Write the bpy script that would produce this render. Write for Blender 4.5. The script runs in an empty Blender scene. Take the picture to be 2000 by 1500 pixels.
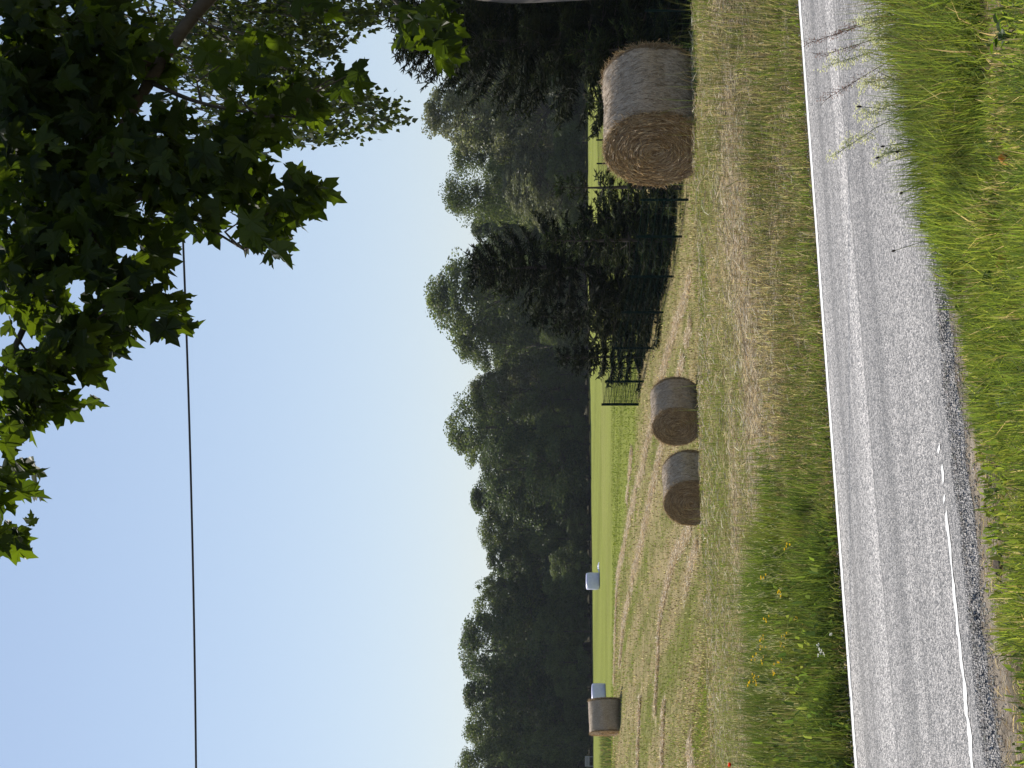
import bpy, math, random
import numpy as np
from mathutils import Vector, Matrix

random.seed(7)
rng = np.random.default_rng(11)
sc = bpy.context.scene
COLL = sc.collection
PI = math.pi

# ------------------------------------------------------------------ measured camera
F = 4160.0           # focal length in photograph pixels (photo is 2000 x 1500, held sideways)
VH = 1125.0          # horizon, pixels from the top of the scene
ZC = 2.3             # camera height above the road


def W(U, V, d):
    """world point seen at U (from the left), V (from the top) at depth d"""
    return Vector(((U - 750.0) / F * d, d, ZC - (V - VH) / F * d))


# ------------------------------------------------------------------ helpers
def vnoise(x, y, seed=0):
    x = np.asarray(x, float); y = np.asarray(y, float)
    xi = np.floor(x).astype(np.int64); yi = np.floor(y).astype(np.int64)
    xf = x - xi; yf = y - yi
    def h(a, b):
        n = (a * 374761393 + b * 668265263 + seed * 974634777) & 0xFFFFFFFF
        n = ((n ^ (n >> 13)) * 1274126177) & 0xFFFFFFFF
        return ((n ^ (n >> 16)) & 0xFFFF) / 65535.0
    u = xf * xf * (3 - 2 * xf); v = yf * yf * (3 - 2 * yf)
    return (h(xi, yi) * (1 - u) + h(xi + 1, yi) * u) * (1 - v) + (h(xi, yi + 1) * (1 - u) + h(xi + 1, yi + 1) * u) * v


def fbm(x, y, seed=0, o=4):
    s = 0; a = .5; t = 0
    for k in range(o):
        s = s + a * vnoise(x * 2 ** k, y * 2 ** k, seed + k); t += a; a *= .5
    return s / t


class MB:
    """collects vertices and faces, then links them as ONE mesh object"""
    def __init__(self):
        self.v = []; self.q = []; self.t = []; self.c = []; self.n = 0
        self.hascol = False
    def add(self, v, q=None, t=None, col=None):
        v = np.asarray(v, float).reshape(-1, 3)
        if q is not None and len(q): self.q.append(np.asarray(q, np.int64).reshape(-1, 4) + self.n)
        if t is not None and len(t): self.t.append(np.asarray(t, np.int64).reshape(-1, 3) + self.n)
        self.v.append(v)
        if col is None: col = np.ones((len(v), 3)) * .5
        else:
            self.hascol = True
            col = np.broadcast_to(np.asarray(col, float), (len(v), 3))
        self.c.append(col)
        self.n += len(v)
        return self
    def tube(self, pts, rad, n=6, col=None, cap=True):
        pts = [Vector(p) for p in pts]
        if not hasattr(rad, '__len__'): rad = [rad] * len(pts)
        V = []; Q = []; T = []
        prev = None
        for i, p in enumerate(pts):
            a = pts[min(i + 1, len(pts) - 1)] - pts[max(i - 1, 0)]
            if a.length < 1e-9: a = Vector((0, 0, 1))
            a.normalize()
            if prev is None:
                ref = Vector((0, 0, 1)) if abs(a.z) < .9 else Vector((1, 0, 0))
                s = a.cross(ref).normalized()
            else:
                s = (prev - a * prev.dot(a))
                s = s.normalized() if s.length > 1e-6 else a.orthogonal().normalized()
            prev = s
            u = a.cross(s)
            for k in range(n):
                w = 2 * PI * k / n
                V.append(p + (s * math.cos(w) + u * math.sin(w)) * rad[i])
        for i in range(len(pts) - 1):
            for k in range(n):
                k2 = (k + 1) % n
                Q.append((i * n + k, i * n + k2, (i + 1) * n + k2, (i + 1) * n + k))
        if cap:
            m = len(V); V.append(pts[0]); V.append(pts[-1]); b = (len(pts) - 1) * n
            for k in range(n):
                k2 = (k + 1) % n
                T.append((m, k2, k)); T.append((m + 1, b + k, b + k2))
        return self.add([tuple(v) for v in V], Q, T, col)
    def box(self, c, s, col=None, rot=None):
        V = np.array([(x, y, z) for x in (-.5, .5) for y in (-.5, .5) for z in (-.5, .5)]) * np.array(s)
        if rot is not None: V = V @ np.array(rot).T
        V = V + np.array(c)
        return self.add(V, [(0, 1, 3, 2), (4, 6, 7, 5), (0, 4, 5, 1), (2, 3, 7, 6), (0, 2, 6, 4), (1, 5, 7, 3)], None, col)
    def build(self, name, mat, parent=None, smooth=False):
        v = np.concatenate(self.v) if self.v else np.zeros((0, 3))
        q = np.concatenate(self.q) if self.q else np.zeros((0, 4), np.int64)
        t = np.concatenate(self.t) if self.t else np.zeros((0, 3), np.int64)
        me = bpy.data.meshes.new(name)
        me.vertices.add(len(v)); me.vertices.foreach_set('co', v.astype(np.float32).ravel())
        loops = np.concatenate([q.ravel(), t.ravel()])
        me.loops.add(len(loops)); me.loops.foreach_set('vertex_index', loops.astype(np.int32))
        npo = len(q) + len(t)
        me.polygons.add(npo)
        st = np.concatenate([np.arange(len(q)) * 4, len(q) * 4 + np.arange(len(t)) * 3])
        me.polygons.foreach_set('loop_start', st.astype(np.int32))
        if smooth:
            me.polygons.foreach_set('use_smooth', np.ones(npo, bool))
        else:
            me.polygons.foreach_set('use_smooth', np.zeros(npo, bool))
        if self.hascol:
            c = np.concatenate(self.c)
            at = me.color_attributes.new('Col', 'FLOAT_COLOR', 'POINT')
            at.data.foreach_set('color', np.concatenate([c, np.ones((len(c), 1))], 1).astype(np.float32).ravel())
        me.update(calc_edges=True)
        me.validate(verbose=False)
        if mat: me.materials.append(mat)
        o = bpy.data.objects.new(name, me)
        COLL.objects.link(o)
        if parent: o.parent = parent
        return o


def tag(o, label=None, cat=None, group=None, kind=None):
    if label: o['label'] = label
    if cat: o['category'] = cat
    if group: o['group'] = group
    if kind: o['kind'] = kind
    return o


def thing(name, label, cat, loc=(0, 0, 0), rz=0.0, group=None):
    o = bpy.data.objects.new(name, None); COLL.objects.link(o)
    o.location = loc; o.rotation_euler = (0, 0, rz); o.empty_display_size = .2
    return tag(o, label, cat, group)


def copy_tree(o, label=None, loc=None, rz=None, scale=None, group=None):
    kids = [c for c in o.children]
    r = o.copy(); COLL.objects.link(r)
    for ch in kids:
        c = ch.copy(); COLL.objects.link(c); c.parent = r
    if label: r['label'] = label
    if group: r['group'] = group
    if loc is not None: r.location = loc
    if rz is not None: r.rotation_euler = (0, 0, rz)
    if scale is not None: r.scale = scale
    return r


# ------------------------------------------------------------------ materials
def newmat(name):
    m = bpy.data.materials.new(name); m.use_nodes = True
    nt = m.node_tree; nt.nodes.clear()
    out = nt.nodes.new('ShaderNodeOutputMaterial')
    return m, nt, out


def N(nt, typ, **kw):
    n = nt.nodes.new(typ)
    for k, v in kw.items():
        if k in n.bl_rna.properties.keys(): setattr(n, k, v)
        else: n.inputs[k].default_value = v
    return n


def leaf_mat(name, trans=.4, rough=.5, spec=.3, tint=(1, 1, 1), tcol=(1.2, 1.25, .55)):
    m, nt, out = newmat(name)
    at = N(nt, 'ShaderNodeAttribute', attribute_name='Col')
    geo = N(nt, 'ShaderNodeNewGeometry')
    pr = N(nt, 'ShaderNodeBsdfPrincipled', Roughness=rough)
    pr.inputs['Specular IOR Level'].default_value = spec
    tr = N(nt, 'ShaderNodeBsdfTranslucent')
    mc = N(nt, 'ShaderNodeMix', data_type='RGBA', blend_type='MULTIPLY')
    mc.inputs[0].default_value = 1
    nt.links.new(at.outputs['Color'], mc.inputs[6]); mc.inputs[7].default_value = (*tcol, 1)
    m2 = N(nt, 'ShaderNodeMix', data_type='RGBA', blend_type='MULTIPLY')
    m2.inputs[0].default_value = 1
    nt.links.new(at.outputs['Color'], m2.inputs[6]); m2.inputs[7].default_value = (*tint, 1)
    nt.links.new(m2.outputs[2], pr.inputs['Base Color'])
    nt.links.new(mc.outputs[2], tr.inputs['Color'])
    mx = N(nt, 'ShaderNodeMixShader'); mx.inputs[0].default_value = trans
    nt.links.new(pr.outputs[0], mx.inputs[1]); nt.links.new(tr.outputs[0], mx.inputs[2])
    nt.links.new(mx.outputs[0], out.inputs['Surface'])
    return m


def noise_mat(name, c1, c2, scale=8, rough=.8, bump=.3, bscale=None, detail=6, stretch=(1, 1, 1), spec=.3, c3=None, bdist=.02):
    m, nt, out = newmat(name)
    tc = N(nt, 'ShaderNodeTexCoord')
    mp = N(nt, 'ShaderNodeMapping'); mp.inputs['Scale'].default_value = stretch
    nt.links.new(tc.outputs['Object'], mp.inputs['Vector'])
    no = N(nt, 'ShaderNodeTexNoise', Scale=scale, Detail=detail, Roughness=.65)
    nt.links.new(mp.outputs[0], no.inputs['Vector'])
    cr = N(nt, 'ShaderNodeValToRGB')
    cr.color_ramp.elements[0].position = .32; cr.color_ramp.elements[1].position = .68
    cr.color_ramp.elements[0].color = (*c1, 1); cr.color_ramp.elements[1].color = (*c2, 1)
    if c3:
        e = cr.color_ramp.elements.new(.85); e.color = (*c3, 1)
    nt.links.new(no.outputs['Fac'], cr.inputs[0])
    pr = N(nt, 'ShaderNodeBsdfPrincipled', Roughness=rough)
    pr.inputs['Specular IOR Level'].default_value = spec
    nt.links.new(cr.outputs[0], pr.inputs['Base Color'])
    if bump:
        nb = N(nt, 'ShaderNodeTexNoise', Scale=bscale or scale * 2, Detail=5)
        nt.links.new(mp.outputs[0], nb.inputs['Vector'])
        bp = N(nt, 'ShaderNodeBump', Strength=bump, Distance=bdist)
        nt.links.new(nb.outputs['Fac'], bp.inputs['Height'])
        nt.links.new(bp.outputs[0], pr.inputs['Normal'])
    nt.links.new(pr.outputs[0], out.inputs['Surface'])
    return m


M_far = leaf_mat('far_grass', trans=.45, rough=.7, spec=.06, tint=(1.25,1.22,1.2), tcol=(1.65, 1.65, .95))
M_grass = leaf_mat('grass', trans=.5, rough=.6, spec=.15, tint=(1.35,1.25,1.25), tcol=(2.0, 1.88, 1.05))
M_straw = leaf_mat('straw', trans=.3, rough=.55, spec=.3, tcol=(1.05, .98, .8))
M_maple = leaf_mat('maple_leaf', trans=.5, rough=.5, spec=.2, tint=(.42,.44,.40), tcol=(1.85, 1.75, .36))
M_birch = leaf_mat('birch_leaf', trans=.35, rough=.5, spec=.25, tcol=(1.5, 1.4, .5))
M_crown = leaf_mat('crown_leaf', trans=.45, rough=.5, spec=.3, tint=(1.6,1.5,1.45), tcol=(2.1, 2.0, 1.2))
M_needle = leaf_mat('needles', trans=.30, rough=.7, spec=.08, tint=(.75,.7,.6), tcol=(2.0, 1.8, .8))
M_petal = leaf_mat('petals', trans=.4, rough=.6, spec=.2, tcol=(1.1, 1.1, 1.0))
M_bark = noise_mat('bark', (.035, .028, .02), (.12, .10, .075), 9, .9, .8, 18, stretch=(1, 1, .25))
M_bark_pale = noise_mat('grey_bark', (.05, .043, .037), (.19, .17, .15), 14, .9, .9, 24, stretch=(1, 1, .35))
M_bark_birch = noise_mat('birch_bark', (.05, .045, .04), (.55, .53, .5), 5, .8, .4, 14, stretch=(1, 1, 3))
M_fence = noise_mat('fence_paint', (.005, .014, .012), (.010, .024, .020), 20, .9, 0, spec=.0)
M_cable = noise_mat('cable_sheath', (.012, .012, .013), (.03, .03, .03), 40, .4, 0)
M_wrapfilm = noise_mat('wrap_film', (.50, .50, .68), (.60, .60, .76), 5, .35, .25, 9, spec=.5)  # white film; the blue of its shade is put into this colour
M_bench = noise_mat('weathered_wood', (.25, .24, .22), (.42, .40, .37), 12, .8, .3, stretch=(1, .2, 1))
M_stone = noise_mat('gravel_stone', (.14, .13, .125), (.36, .33, .3), 30, .85, 0)
M_soil = noise_mat('soil', (.05, .04, .03), (.13, .10, .07), 14, .95, .6)

# ------------------------------------------------------------------ terrain
ROADU = np.array([.848, .530]); ROADN = np.array([-.530, .848]); S0 = 16.45
PROF = {
    -600: [(5, -2.3), (16.4, -2.3), (22, -2.3), (30, -2.1), (45, -2.3), (70, -2.0), (95, -1.9), (150, -2.4), (200, -2.6), (262, -1.95), (320, -1.9), (900, -1.0)],
    0: [(5, -2.3), (17.4, -2.3), (24, -2.22), (30, -2.02), (40, -2.5), (57, -2.75), (70, -2.12), (84, -1.58), (100, -1.75), (140, -2.3), (186, -3.0), (230, -2.3), (262, -1.95), (320, -1.9), (900, -1.0)],
    375: [(5, -2.3), (18.3, -2.3), (24, -2.2), (29, -1.88), (33, -2.0), (42, -2.75), (51, -3.4), (57, -3.25), (66, -2.75), (75, -2.15), (90, -1.85), (130, -2.2), (193, -2.1), (262, -1.9), (320, -1.85), (900, -1.0)],
    750: [(5, -2.3), (19.6, -2.3), (24, -2.1), (29, -1.76), (32, -1.85), (40, -2.7), (50, -3.3), (57, -3.3), (62, -2.95), (71, -2.17), (90, -2.0), (130, -2.1), (200, -1.95), (262, -1.6), (320, -1.5), (900, -.6)],
    1125: [(5, -2.3), (20.5, -2.3), (24, -2.02), (26, -1.7), (27.3, -1.53), (28.1, -1.56), (29.3, -1.74), (32, -1.95), (40, -2.45), (50, -2.95), (57, -3.05), (71, -2.6), (100, -2.0), (200, -1.5), (262, -1.1), (320, -1.0), (900, -.3)],
    1500: [(5, -2.3), (21.8, -2.3), (24.8, -2.02), (26.5, -1.68), (27.6, -1.5), (28.4, -1.54), (29.6, -1.74), (33, -2.0), (40, -2.5), (57, -3.2), (71, -2.8), (100, -2.1), (200, -1.5), (262, -1.05), (320, -1.0), (900, -.3)],
    2200: [(5, -2.3), (24, -2.3), (28, -2.0), (33, -1.65), (45, -2.3), (60, -2.6), (75, -2.5), (100, -2.1), (200, -1.5), (262, -1.05), (320, -1.0), (900, -.3)],
}
LD = np.linspace(math.log(4), math.log(900), 500)
UC = np.linspace(-900, 2500, 137)
def _table():
    ks = sorted(PROF)
    rows = []
    ker = np.exp(-.5 * (np.arange(-12, 13) / 2.6) ** 2); ker /= ker.sum()
    for k in ks:
        p = np.array(PROF[k]); z = np.interp(np.exp(LD), p[:, 0], p[:, 1])
        z = np.convolve(np.pad(z, 12, 'edge'), ker, 'valid'); rows.append(z)
    rows = np.array(rows)
    T = np.array([np.interp(UC, ks, rows[:, j]) for j in range(len(LD))])   # [d, U]
    k2 = np.exp(-.5 * (np.arange(-6, 7) / 2.5) ** 2); k2 /= k2.sum()
    return np.array([np.convolve(np.pad(r, 6, 'edge'), k2, 'valid') for r in T])
TAB = _table()


def roadS(x, y): return x * ROADN[0] + y * ROADN[1] - S0
def roadT(x, y): return x * ROADU[0] + y * ROADU[1]


def sstep(a, b, x):
    t = np.clip((x - a) / (b - a), 0, 1); return t * t * (3 - 2 * t)


def terr(x, y):
    x = np.asarray(x, float); y = np.asarray(y, float)
    d = np.clip(y, 4.01, 899)
    U = np.clip(750 + F * x / np.maximum(y, 6), -899, 2499)
    fi = (np.log(d) - LD[0]) / (LD[1] - LD[0]); ui = (U - UC[0]) / (UC[1] - UC[0])
    i = np.clip(np.floor(fi).astype(int), 0, len(LD) - 2); j = np.clip(np.floor(ui).astype(int), 0, len(UC) - 2)
    a = fi - i; b = ui - j
    z = (TAB[i, j] * (1 - a) + TAB[i + 1, j] * a) * (1 - b) + (TAB[i, j + 1] * (1 - a) + TAB[i + 1, j + 1] * a) * b
    s = roadS(x, y)
    road = np.full_like(z, -2.345)
    nearv = np.interp(s, [-16, -12, -9, -7.5, -6.2, -5.6, -5.2, -4.9], [-1.75, -1.95, -2.18, -2.3, -2.355, -2.365, -2.35, -2.36])
    w = sstep(.1, 3.2, s)
    z = np.where(s < -4.9, nearv, road * (1 - w) + z * w)
    amp = np.where((s > -5.1) & (s < .1), 0, .05) * np.clip(y / 30, .5, 2.0)
    z = z + amp * (fbm(x * .6, y * .6, 5, 3) - .5)
    return z + ZC


def gz(x, y): return float(terr(np.array([x]), np.array([y]))[0])


def hit(U, V, d0=8.5, d1=320):
    """where the line of sight through (U, V) meets the ground"""
    d = np.exp(np.linspace(math.log(d0), math.log(d1), 4000))
    x = (U - 750) / F * d
    zr = ZC - (V - VH) / F * d
    below = zr <= terr(x, d)
    k = int(np.argmax(below)) if below.any() else len(d) - 1
    return Vector((x[k], d[k], float(terr(x[k:k+1], d[k:k+1])[0])))


# straw rows left by the mower on the field, as (U, V) read from the photograph -> ground points
SW = [[(960, 1351), (907, 1338), (862, 1321), (812, 1307), (759, 1293), (661, 1272), (587, 1259), (483, 1230), (417, 1217), (350, 1206), (267, 1203), (150, 1199)],
      [(874, 1352), (840, 1344), (784, 1332), (700, 1312), (616, 1292), (560, 1279), (500, 1267), (450, 1257), (417, 1248), (367, 1237), (283, 1219), (200, 1212)],
      [(470, 1352), (440, 1335), (410, 1318), (367, 1307), (300, 1292), (250, 1287), (183, 1285), (100, 1281)],
      [(440, 1364), (400, 1352), (357, 1344), (320, 1338)],
      [(140, 1252), (70, 1249), (0, 1247), (-80, 1245)],
      [(130, 1298), (50, 1296), (-60, 1294)],
      [(60, 1345), (20, 1352), (-40, 1360)],
      [(620, 1236), (560, 1230), (520, 1226)]]
SWP = [[hit(u, v, 26) for (u, v) in l] for l in SW]


def swdist(x, y):
    best = np.full(np.shape(x), 99.0)
    for l in SWP:
        for a, b in zip(l[:-1], l[1:]):
            ax, ay, bx, by = a.x, a.y, b.x, b.y
            L2 = (bx - ax) ** 2 + (by - ay) ** 2 + 1e-9
            t = np.clip(((x - ax) * (bx - ax) + (y - ay) * (by - ay)) / L2, 0, 1)
            best = np.minimum(best, np.hypot(x - ax - t * (bx - ax), y - ay - t * (by - ay)))
    return best


def strawmask(x, y):
    """0..1, how much dry straw lies here"""
    s = roadS(x, y); t = roadT(x, y)
    m = sstep(.27, .03, swdist(x, y) + .4 * (fbm(x * 1.5, y * 1.5, 21, 3) - .5)) * sstep(.25, .5, fbm(x * .8, y * .8, 33, 3) + .1)
    # rows along the plateau beside the road
    wob = .8 * (fbm(t * .12, s * .1, 41, 3) - .5)
    U = 750 + F * x / np.maximum(y, 5)
    b1 = 1.15 * np.exp(-((y - 24.4 - .0012 * (U - 750) * 1.0 - wob) / .78) ** 2)
    b2 = .6 * np.exp(-((y - 26.5 - wob * 1.2) / .35) ** 2) * sstep(900, 500, U)
    b3 = .5 * np.exp(-((y - 22.6 - wob * 1.5) / .4) ** 2) * sstep(300, 700, U)
    b = np.clip(b1 + b2 + b3, 0, 1) * sstep(.2, .5, fbm(x * .9, y * 1.4, 43, 3))
    return np.clip(np.maximum(m, b), 0, 1)


SWLINE_D = None
def fargreen(x, y):
    """bright green far meadow beyond the first straw row"""
    U = 750 + F * x / np.maximum(y, 5)
    lim = np.interp(U, [0, 150, 267, 350, 417, 483, 587, 661, 760, 900, 1100, 1500], [110, 108, 104, 98, 90, 86, 78, 74, 74, 80, 82, 84])
    return sstep(-3, 4, y - lim)


def ground():
    ys = [-60]
    while ys[-1] < 8: ys.append(ys[-1] + 1.0)
    while ys[-1] < 36: ys.append(ys[-1] + .16)
    while ys[-1] < 100: ys.append(ys[-1] + .3)
    st = .4
    while ys[-1] < 460: ys.append(ys[-1] + st); st *= 1.03
    xs = [0]
    while xs[-1] < 9: xs.append(xs[-1] + .16)
    while xs[-1] < 24: xs.append(xs[-1] + .3)
    st = .4
    while xs[-1] < 400: xs.append(xs[-1] + st); st *= 1.12
    xs = np.array([-a for a in xs[:0:-1]] + xs); ys = np.array(ys)
    X, Y = np.meshgrid(xs, ys)
    x = X.ravel(); y = Y.ravel()
    z = terr(x, y)
    s = roadS(x, y); t = roadT(x, y)
    n1 = fbm(x * .35, y * .35, 3, 4); n2 = fbm(x * 2, y * 2, 9, 3)
    # mown rows: direction of the straw rows
    rowdir = (x * .93 + y * .37)
    n3 = fbm(rowdir * .9, (y * .93 - x * .37) * .05, 17, 4)
    green = np.array([.165, .172, .052]); tan = np.array([.29, .235, .125]); straw = np.array([.62, .51, .34]); lime = np.array([.195, .213, .055])
    dirt = np.array([.30, .255, .20])
    k = np.clip((n3 - .5) * 1.7 + (n1 - .5) * .9 + (n2 - .5) * 1.3 + .55, 0, 1)[:, None]
    c = green * (1 - k) + tan * k
    c = c * (.8 + .4 * n2[:, None])
    fg = fargreen(x, y)[:, None]
    stripe = fbm(rowdir * .5, y * .01, 77, 3)[:, None]
    c = c * (1 - fg) + lime * (.72 + .5 * stripe) * fg
    # pale hay-coloured strip near the forest edge and on the right meadow
    pale = (sstep(.5, .7, fbm(x * .03, y * .06, 55, 3)) * sstep(120, 160, y))[:, None] * .45
    c = c * (1 - pale) + np.array([.25, .25, .085]) * pale
    m = strawmask(x, y)[:, None] * .85
    c = c * (1 - m) + straw * m
    # verge: thatch; gravel strips along the asphalt
    v = sstep(4.5, 2.5, s)[:, None]
    c = c * (1 - v) + np.array([.13, .115, .06]) * (.7 + .6 * n2[:, None]) * v
    g = (sstep(-6.15, -5.6, s + .5 * (n2 - .5)) * sstep(.45, .2, s))[:, None]
    c = c * (1 - g) + dirt * (.7 + .7 * n2[:, None]) * g
    nv = sstep(-5.9, -6.6, s)[:, None] * .75
    c = c * (1 - nv) + np.array([.22, .19, .13]) * (.6 + .8 * n2[:, None]) * nv
    # brown strip under the forest edge
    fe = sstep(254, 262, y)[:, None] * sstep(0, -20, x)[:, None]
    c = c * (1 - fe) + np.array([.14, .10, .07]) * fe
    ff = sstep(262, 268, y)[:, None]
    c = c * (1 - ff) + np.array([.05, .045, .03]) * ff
    nx, ny = len(xs), len(ys)
    idx = np.arange(nx * ny).reshape(ny, nx)
    q = np.stack([idx[:-1, :-1], idx[:-1, 1:], idx[1:, 1:], idx[1:, :-1]], -1).reshape(-1, 4)
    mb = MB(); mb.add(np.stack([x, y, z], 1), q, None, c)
    m_, nt, out = newmat('field_ground')
    at = N(nt, 'ShaderNodeAttribute', attribute_name='Col')
    tc = N(nt, 'ShaderNodeTexCoord')
    n_a = N(nt, 'ShaderNodeTexNoise', Scale=9.0, Detail=8, Roughness=.7)
    nt.links.new(tc.outputs['Object'], n_a.inputs['Vector'])
    mr = N(nt, 'ShaderNodeMapRange'); mr.inputs[1].default_value = .25; mr.inputs[2].default_value = .75
    mr.inputs[3].default_value = .38; mr.inputs[4].default_value = 1.65
    nt.links.new(n_a.outputs['Fac'], mr.inputs[0])
    vm = N(nt, 'ShaderNodeVectorMath', operation='SCALE')
    nt.links.new(at.outputs['Color'], vm.inputs[0]); nt.links.new(mr.outputs[0], vm.inputs['Scale'])
    pr = N(nt, 'ShaderNodeBsdfPrincipled', Roughness=1.0); pr.inputs['Specular IOR Level'].default_value = 0.0
    nt.links.new(vm.outputs[0], pr.inputs['Base Color'])
    bp = N(nt, 'ShaderNodeBump', Strength=.9, Distance=.06)
    nb = N(nt, 'ShaderNodeTexNoise', Scale=14.0, Detail=8, Roughness=.75)
    nt.links.new(tc.outputs['Object'], nb.inputs['Vector'])
    nt.links.new(nb.outputs['Fac'], bp.inputs['Height']); nt.links.new(bp.outputs[0], pr.inputs['Normal'])
    nt.links.new(pr.outputs[0], out.inputs['Surface'])
    o = mb.build('ground', m_, smooth=True)
    tag(o, 'mown hay field rolling away to the forest, with grassy road verges', kind='structure')
ground()

# ------------------------------------------------------------------ road
def road():
    ang = math.atan2(ROADU[1], ROADU[0])
    base = bpy.data.objects
    # road-aligned frame: local x along the road, local y across (s), origin on the far edge line
    ox, oy = ROADN * S0
    def place(o):
        o.location = (ox, oy, 0); o.rotation_euler = (0, 0, ang); return o
    T = np.arange(-70, 90, .12)
    e0 = -5.20 + .10 * (fbm(T * .7, T * 0, 3, 3) - .5) + .12 * (vnoise(T * 5, T * 0, 4) - .5) + .05 * (vnoise(T * 13, T * 0, 8) - .5)
    e1 = .13 + .05 * (fbm(T * 1.5, T * 0, 6, 3) - .5)
    V = []
    for k, yc in enumerate((None, None, -4.94, -4.5, -3.6, -2.5, -1.4, -.5, -.12, None)):
        yy = e0 if k == 0 else np.minimum(e0 + .09, -5.0) if k == 1 else e1 if yc is None else np.full(len(T), yc)
        zz = .035 * (1 - ((yy + 2.5) / 2.7) ** 2) * .6
        if k == 0: zz = -.004 - .022 * vnoise(T * 3, T * 0, 12) - .016 * vnoise(T * 11, T * 0, 14)
        V.append(np.stack([T, yy, zz], 1))
    lo0 = V[0].copy(); lo0[:, 2] = -.06; lo0[:, 1] -= .05 + .05 * vnoise(T * 8, T * 0, 15); V.insert(0, lo0)
    lo1 = V[-1].copy(); lo1[:, 2] = -.07; V.append(lo1)
    n = len(T); P = np.concatenate(V)
    q = []
    for k in range(len(V) - 1):
        a = np.arange(n - 1) + k * n
        q.append(np.stack([a, a + 1, a + 1 + n, a + n], 1))
    mb = MB(); mb.add(P, np.concatenate(q))
    m, nt, out = newmat('asphalt')
    tc = N(nt, 'ShaderNodeTexCoord')
    # aggregate grain
    vo = N(nt, 'ShaderNodeTexVoronoi', Scale=105.0); vo.inputs['Randomness'].default_value = 1
    mg = N(nt, 'ShaderNodeMapping'); mg.inputs['Scale'].default_value = (.9, .5, 1)
    nt.links.new(tc.outputs['Object'], mg.inputs['Vector']); nt.links.new(mg.outputs[0], vo.inputs['Vector'])
    no = N(nt, 'ShaderNodeTexNoise', Scale=75.0, Detail=6, Roughness=.75)
    nt.links.new(mg.outputs[0], no.inputs['Vector'])
    # wheel tracks: noise stretched along the road
    mp = N(nt, 'ShaderNodeMapping'); mp.inputs['Scale'].default_value = (.035, 2.0, 1)
    nt.links.new(tc.outputs['Object'], mp.inputs['Vector'])
    ns = N(nt, 'ShaderNodeTexNoise', Scale=1.0, Detail=6, Roughness=.65)
    nt.links.new(mp.outputs[0], ns.inputs['Vector'])
    cr = N(nt, 'ShaderNodeValToRGB')
    el = cr.color_ramp.elements
    el[0].position = .30; el[0].color = (.055, .053, .052, 1)
    el[1].position = .72; el[1].color = (.51, .475, .445, 1)
    e = el.new(.5); e.color = (.21, .196, .186, 1)
    vs = N(nt, 'ShaderNodeSeparateColor'); nt.links.new(vo.outputs['Color'], vs.inputs[0])
    mxv = N(nt, 'ShaderNodeMix', data_type='FLOAT'); mxv.inputs[0].default_value = .62
    nt.links.new(no.outputs['Fac'], mxv.inputs[2]); nt.links.new(vs.outputs[0], mxv.inputs[3])
    nt.links.new(mxv.outputs[0], cr.inputs[0])
    sep = N(nt, 'ShaderNodeSeparateXYZ'); nt.links.new(tc.outputs['Object'], sep.inputs[0])
    # across profile: two darker wheel bands and the dark crumbling shoulder
    cp = N(nt, 'ShaderNodeValToRGB')
    mr = N(nt, 'ShaderNodeMapRange'); mr.inputs[1].default_value = -5.4; mr.inputs[2].default_value = .2
    nt.links.new(sep.outputs['Y'], mr.inputs[0]); nt.links.new(mr.outputs[0], cp.inputs[0])
    el = cp.color_ramp.elements
    el[0].position = 0; el[0].color = (.6, .6, .6, 1)
    el[1].position = 1; el[1].color = (.9, .9, .9, 1)
    for p, v in ((.07, .66), (.11, .85), (.2, 1.05), (.33, 1.02), (.40, .76), (.45, .76), (.50, 1.0), (.54, 1.08), (.552, 1.12), (.560, .50), (.570, 1.2), (.62, 1.06), (.72, 1.0), (.785, .68), (.82, .70), (.88, 1.0)):  # dark lane joint with a painted highlight beside it
        e = el.new(p); e.color = (v, v, v, 1)
    mr2 = N(nt, 'ShaderNodeMapRange'); mr2.inputs[1].default_value = .3; mr2.inputs[2].default_value = .7
    mr2.inputs[3].default_value = .5; mr2.inputs[4].default_value = 1.5
    nt.links.new(ns.outputs['Fac'], mr2.inputs[0])
    mu = N(nt, 'ShaderNodeMath', operation='MULTIPLY')
    nt.links.new(mr2.outputs[0], mu.inputs[0]); nt.links.new(cp.outputs[0], mu.inputs[1])
    vm = N(nt, 'ShaderNodeVectorMath', operation='SCALE')
    nt.links.new(cr.outputs[0], vm.inputs[0]); nt.links.new(mu.outputs[0], vm.inputs['Scale'])
    pr = N(nt, 'ShaderNodeBsdfPrincipled', Roughness=.58); pr.inputs['Specular IOR Level'].default_value = .5
    nt.links.new(vm.outputs[0], pr.inputs['Base Color'])
    bp = N(nt, 'ShaderNodeBump', Strength=1.0, Distance=.012)
    nt.links.new(vo.outputs['Distance'], bp.inputs['Height'])
    nt.links.new(bp.outputs[0], pr.inputs['Normal'])
    nt.links.new(pr.outputs[0], out.inputs['Surface'])
    tag(place(mb.build('road', m, smooth=False)), 'grey two-lane country road with worn wheel tracks', kind='structure')
    # painted edge lines
    mw = noise_mat('line_paint', (.62, .61, .58), (.86, .85, .83), 30, .6, .3, 60)
    def line(y0, w, jit, gaps, name, label):
        T = np.arange(-60, 80, .04)
        a = y0 - w / 2 + jit * (vnoise(T * 9, T * 0, 31) - .5) + jit * (vnoise(T * 21, T * 0, 32) - .5)
        b = y0 + w / 2 + jit * (vnoise(T * 8, T * 0, 35) - .5) + jit * 1.4 * (vnoise(T * 17, T * 0, 36) - .5)
        def zc(y): return .035 * (1 - ((y + 2.5) / 2.7) ** 2) * .6 + .0035
        P = np.concatenate([np.stack([T, a, zc(a)], 1), np.stack([T, b, zc(b)], 1)])
        n = len(T); k = np.arange(n - 1)
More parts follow.
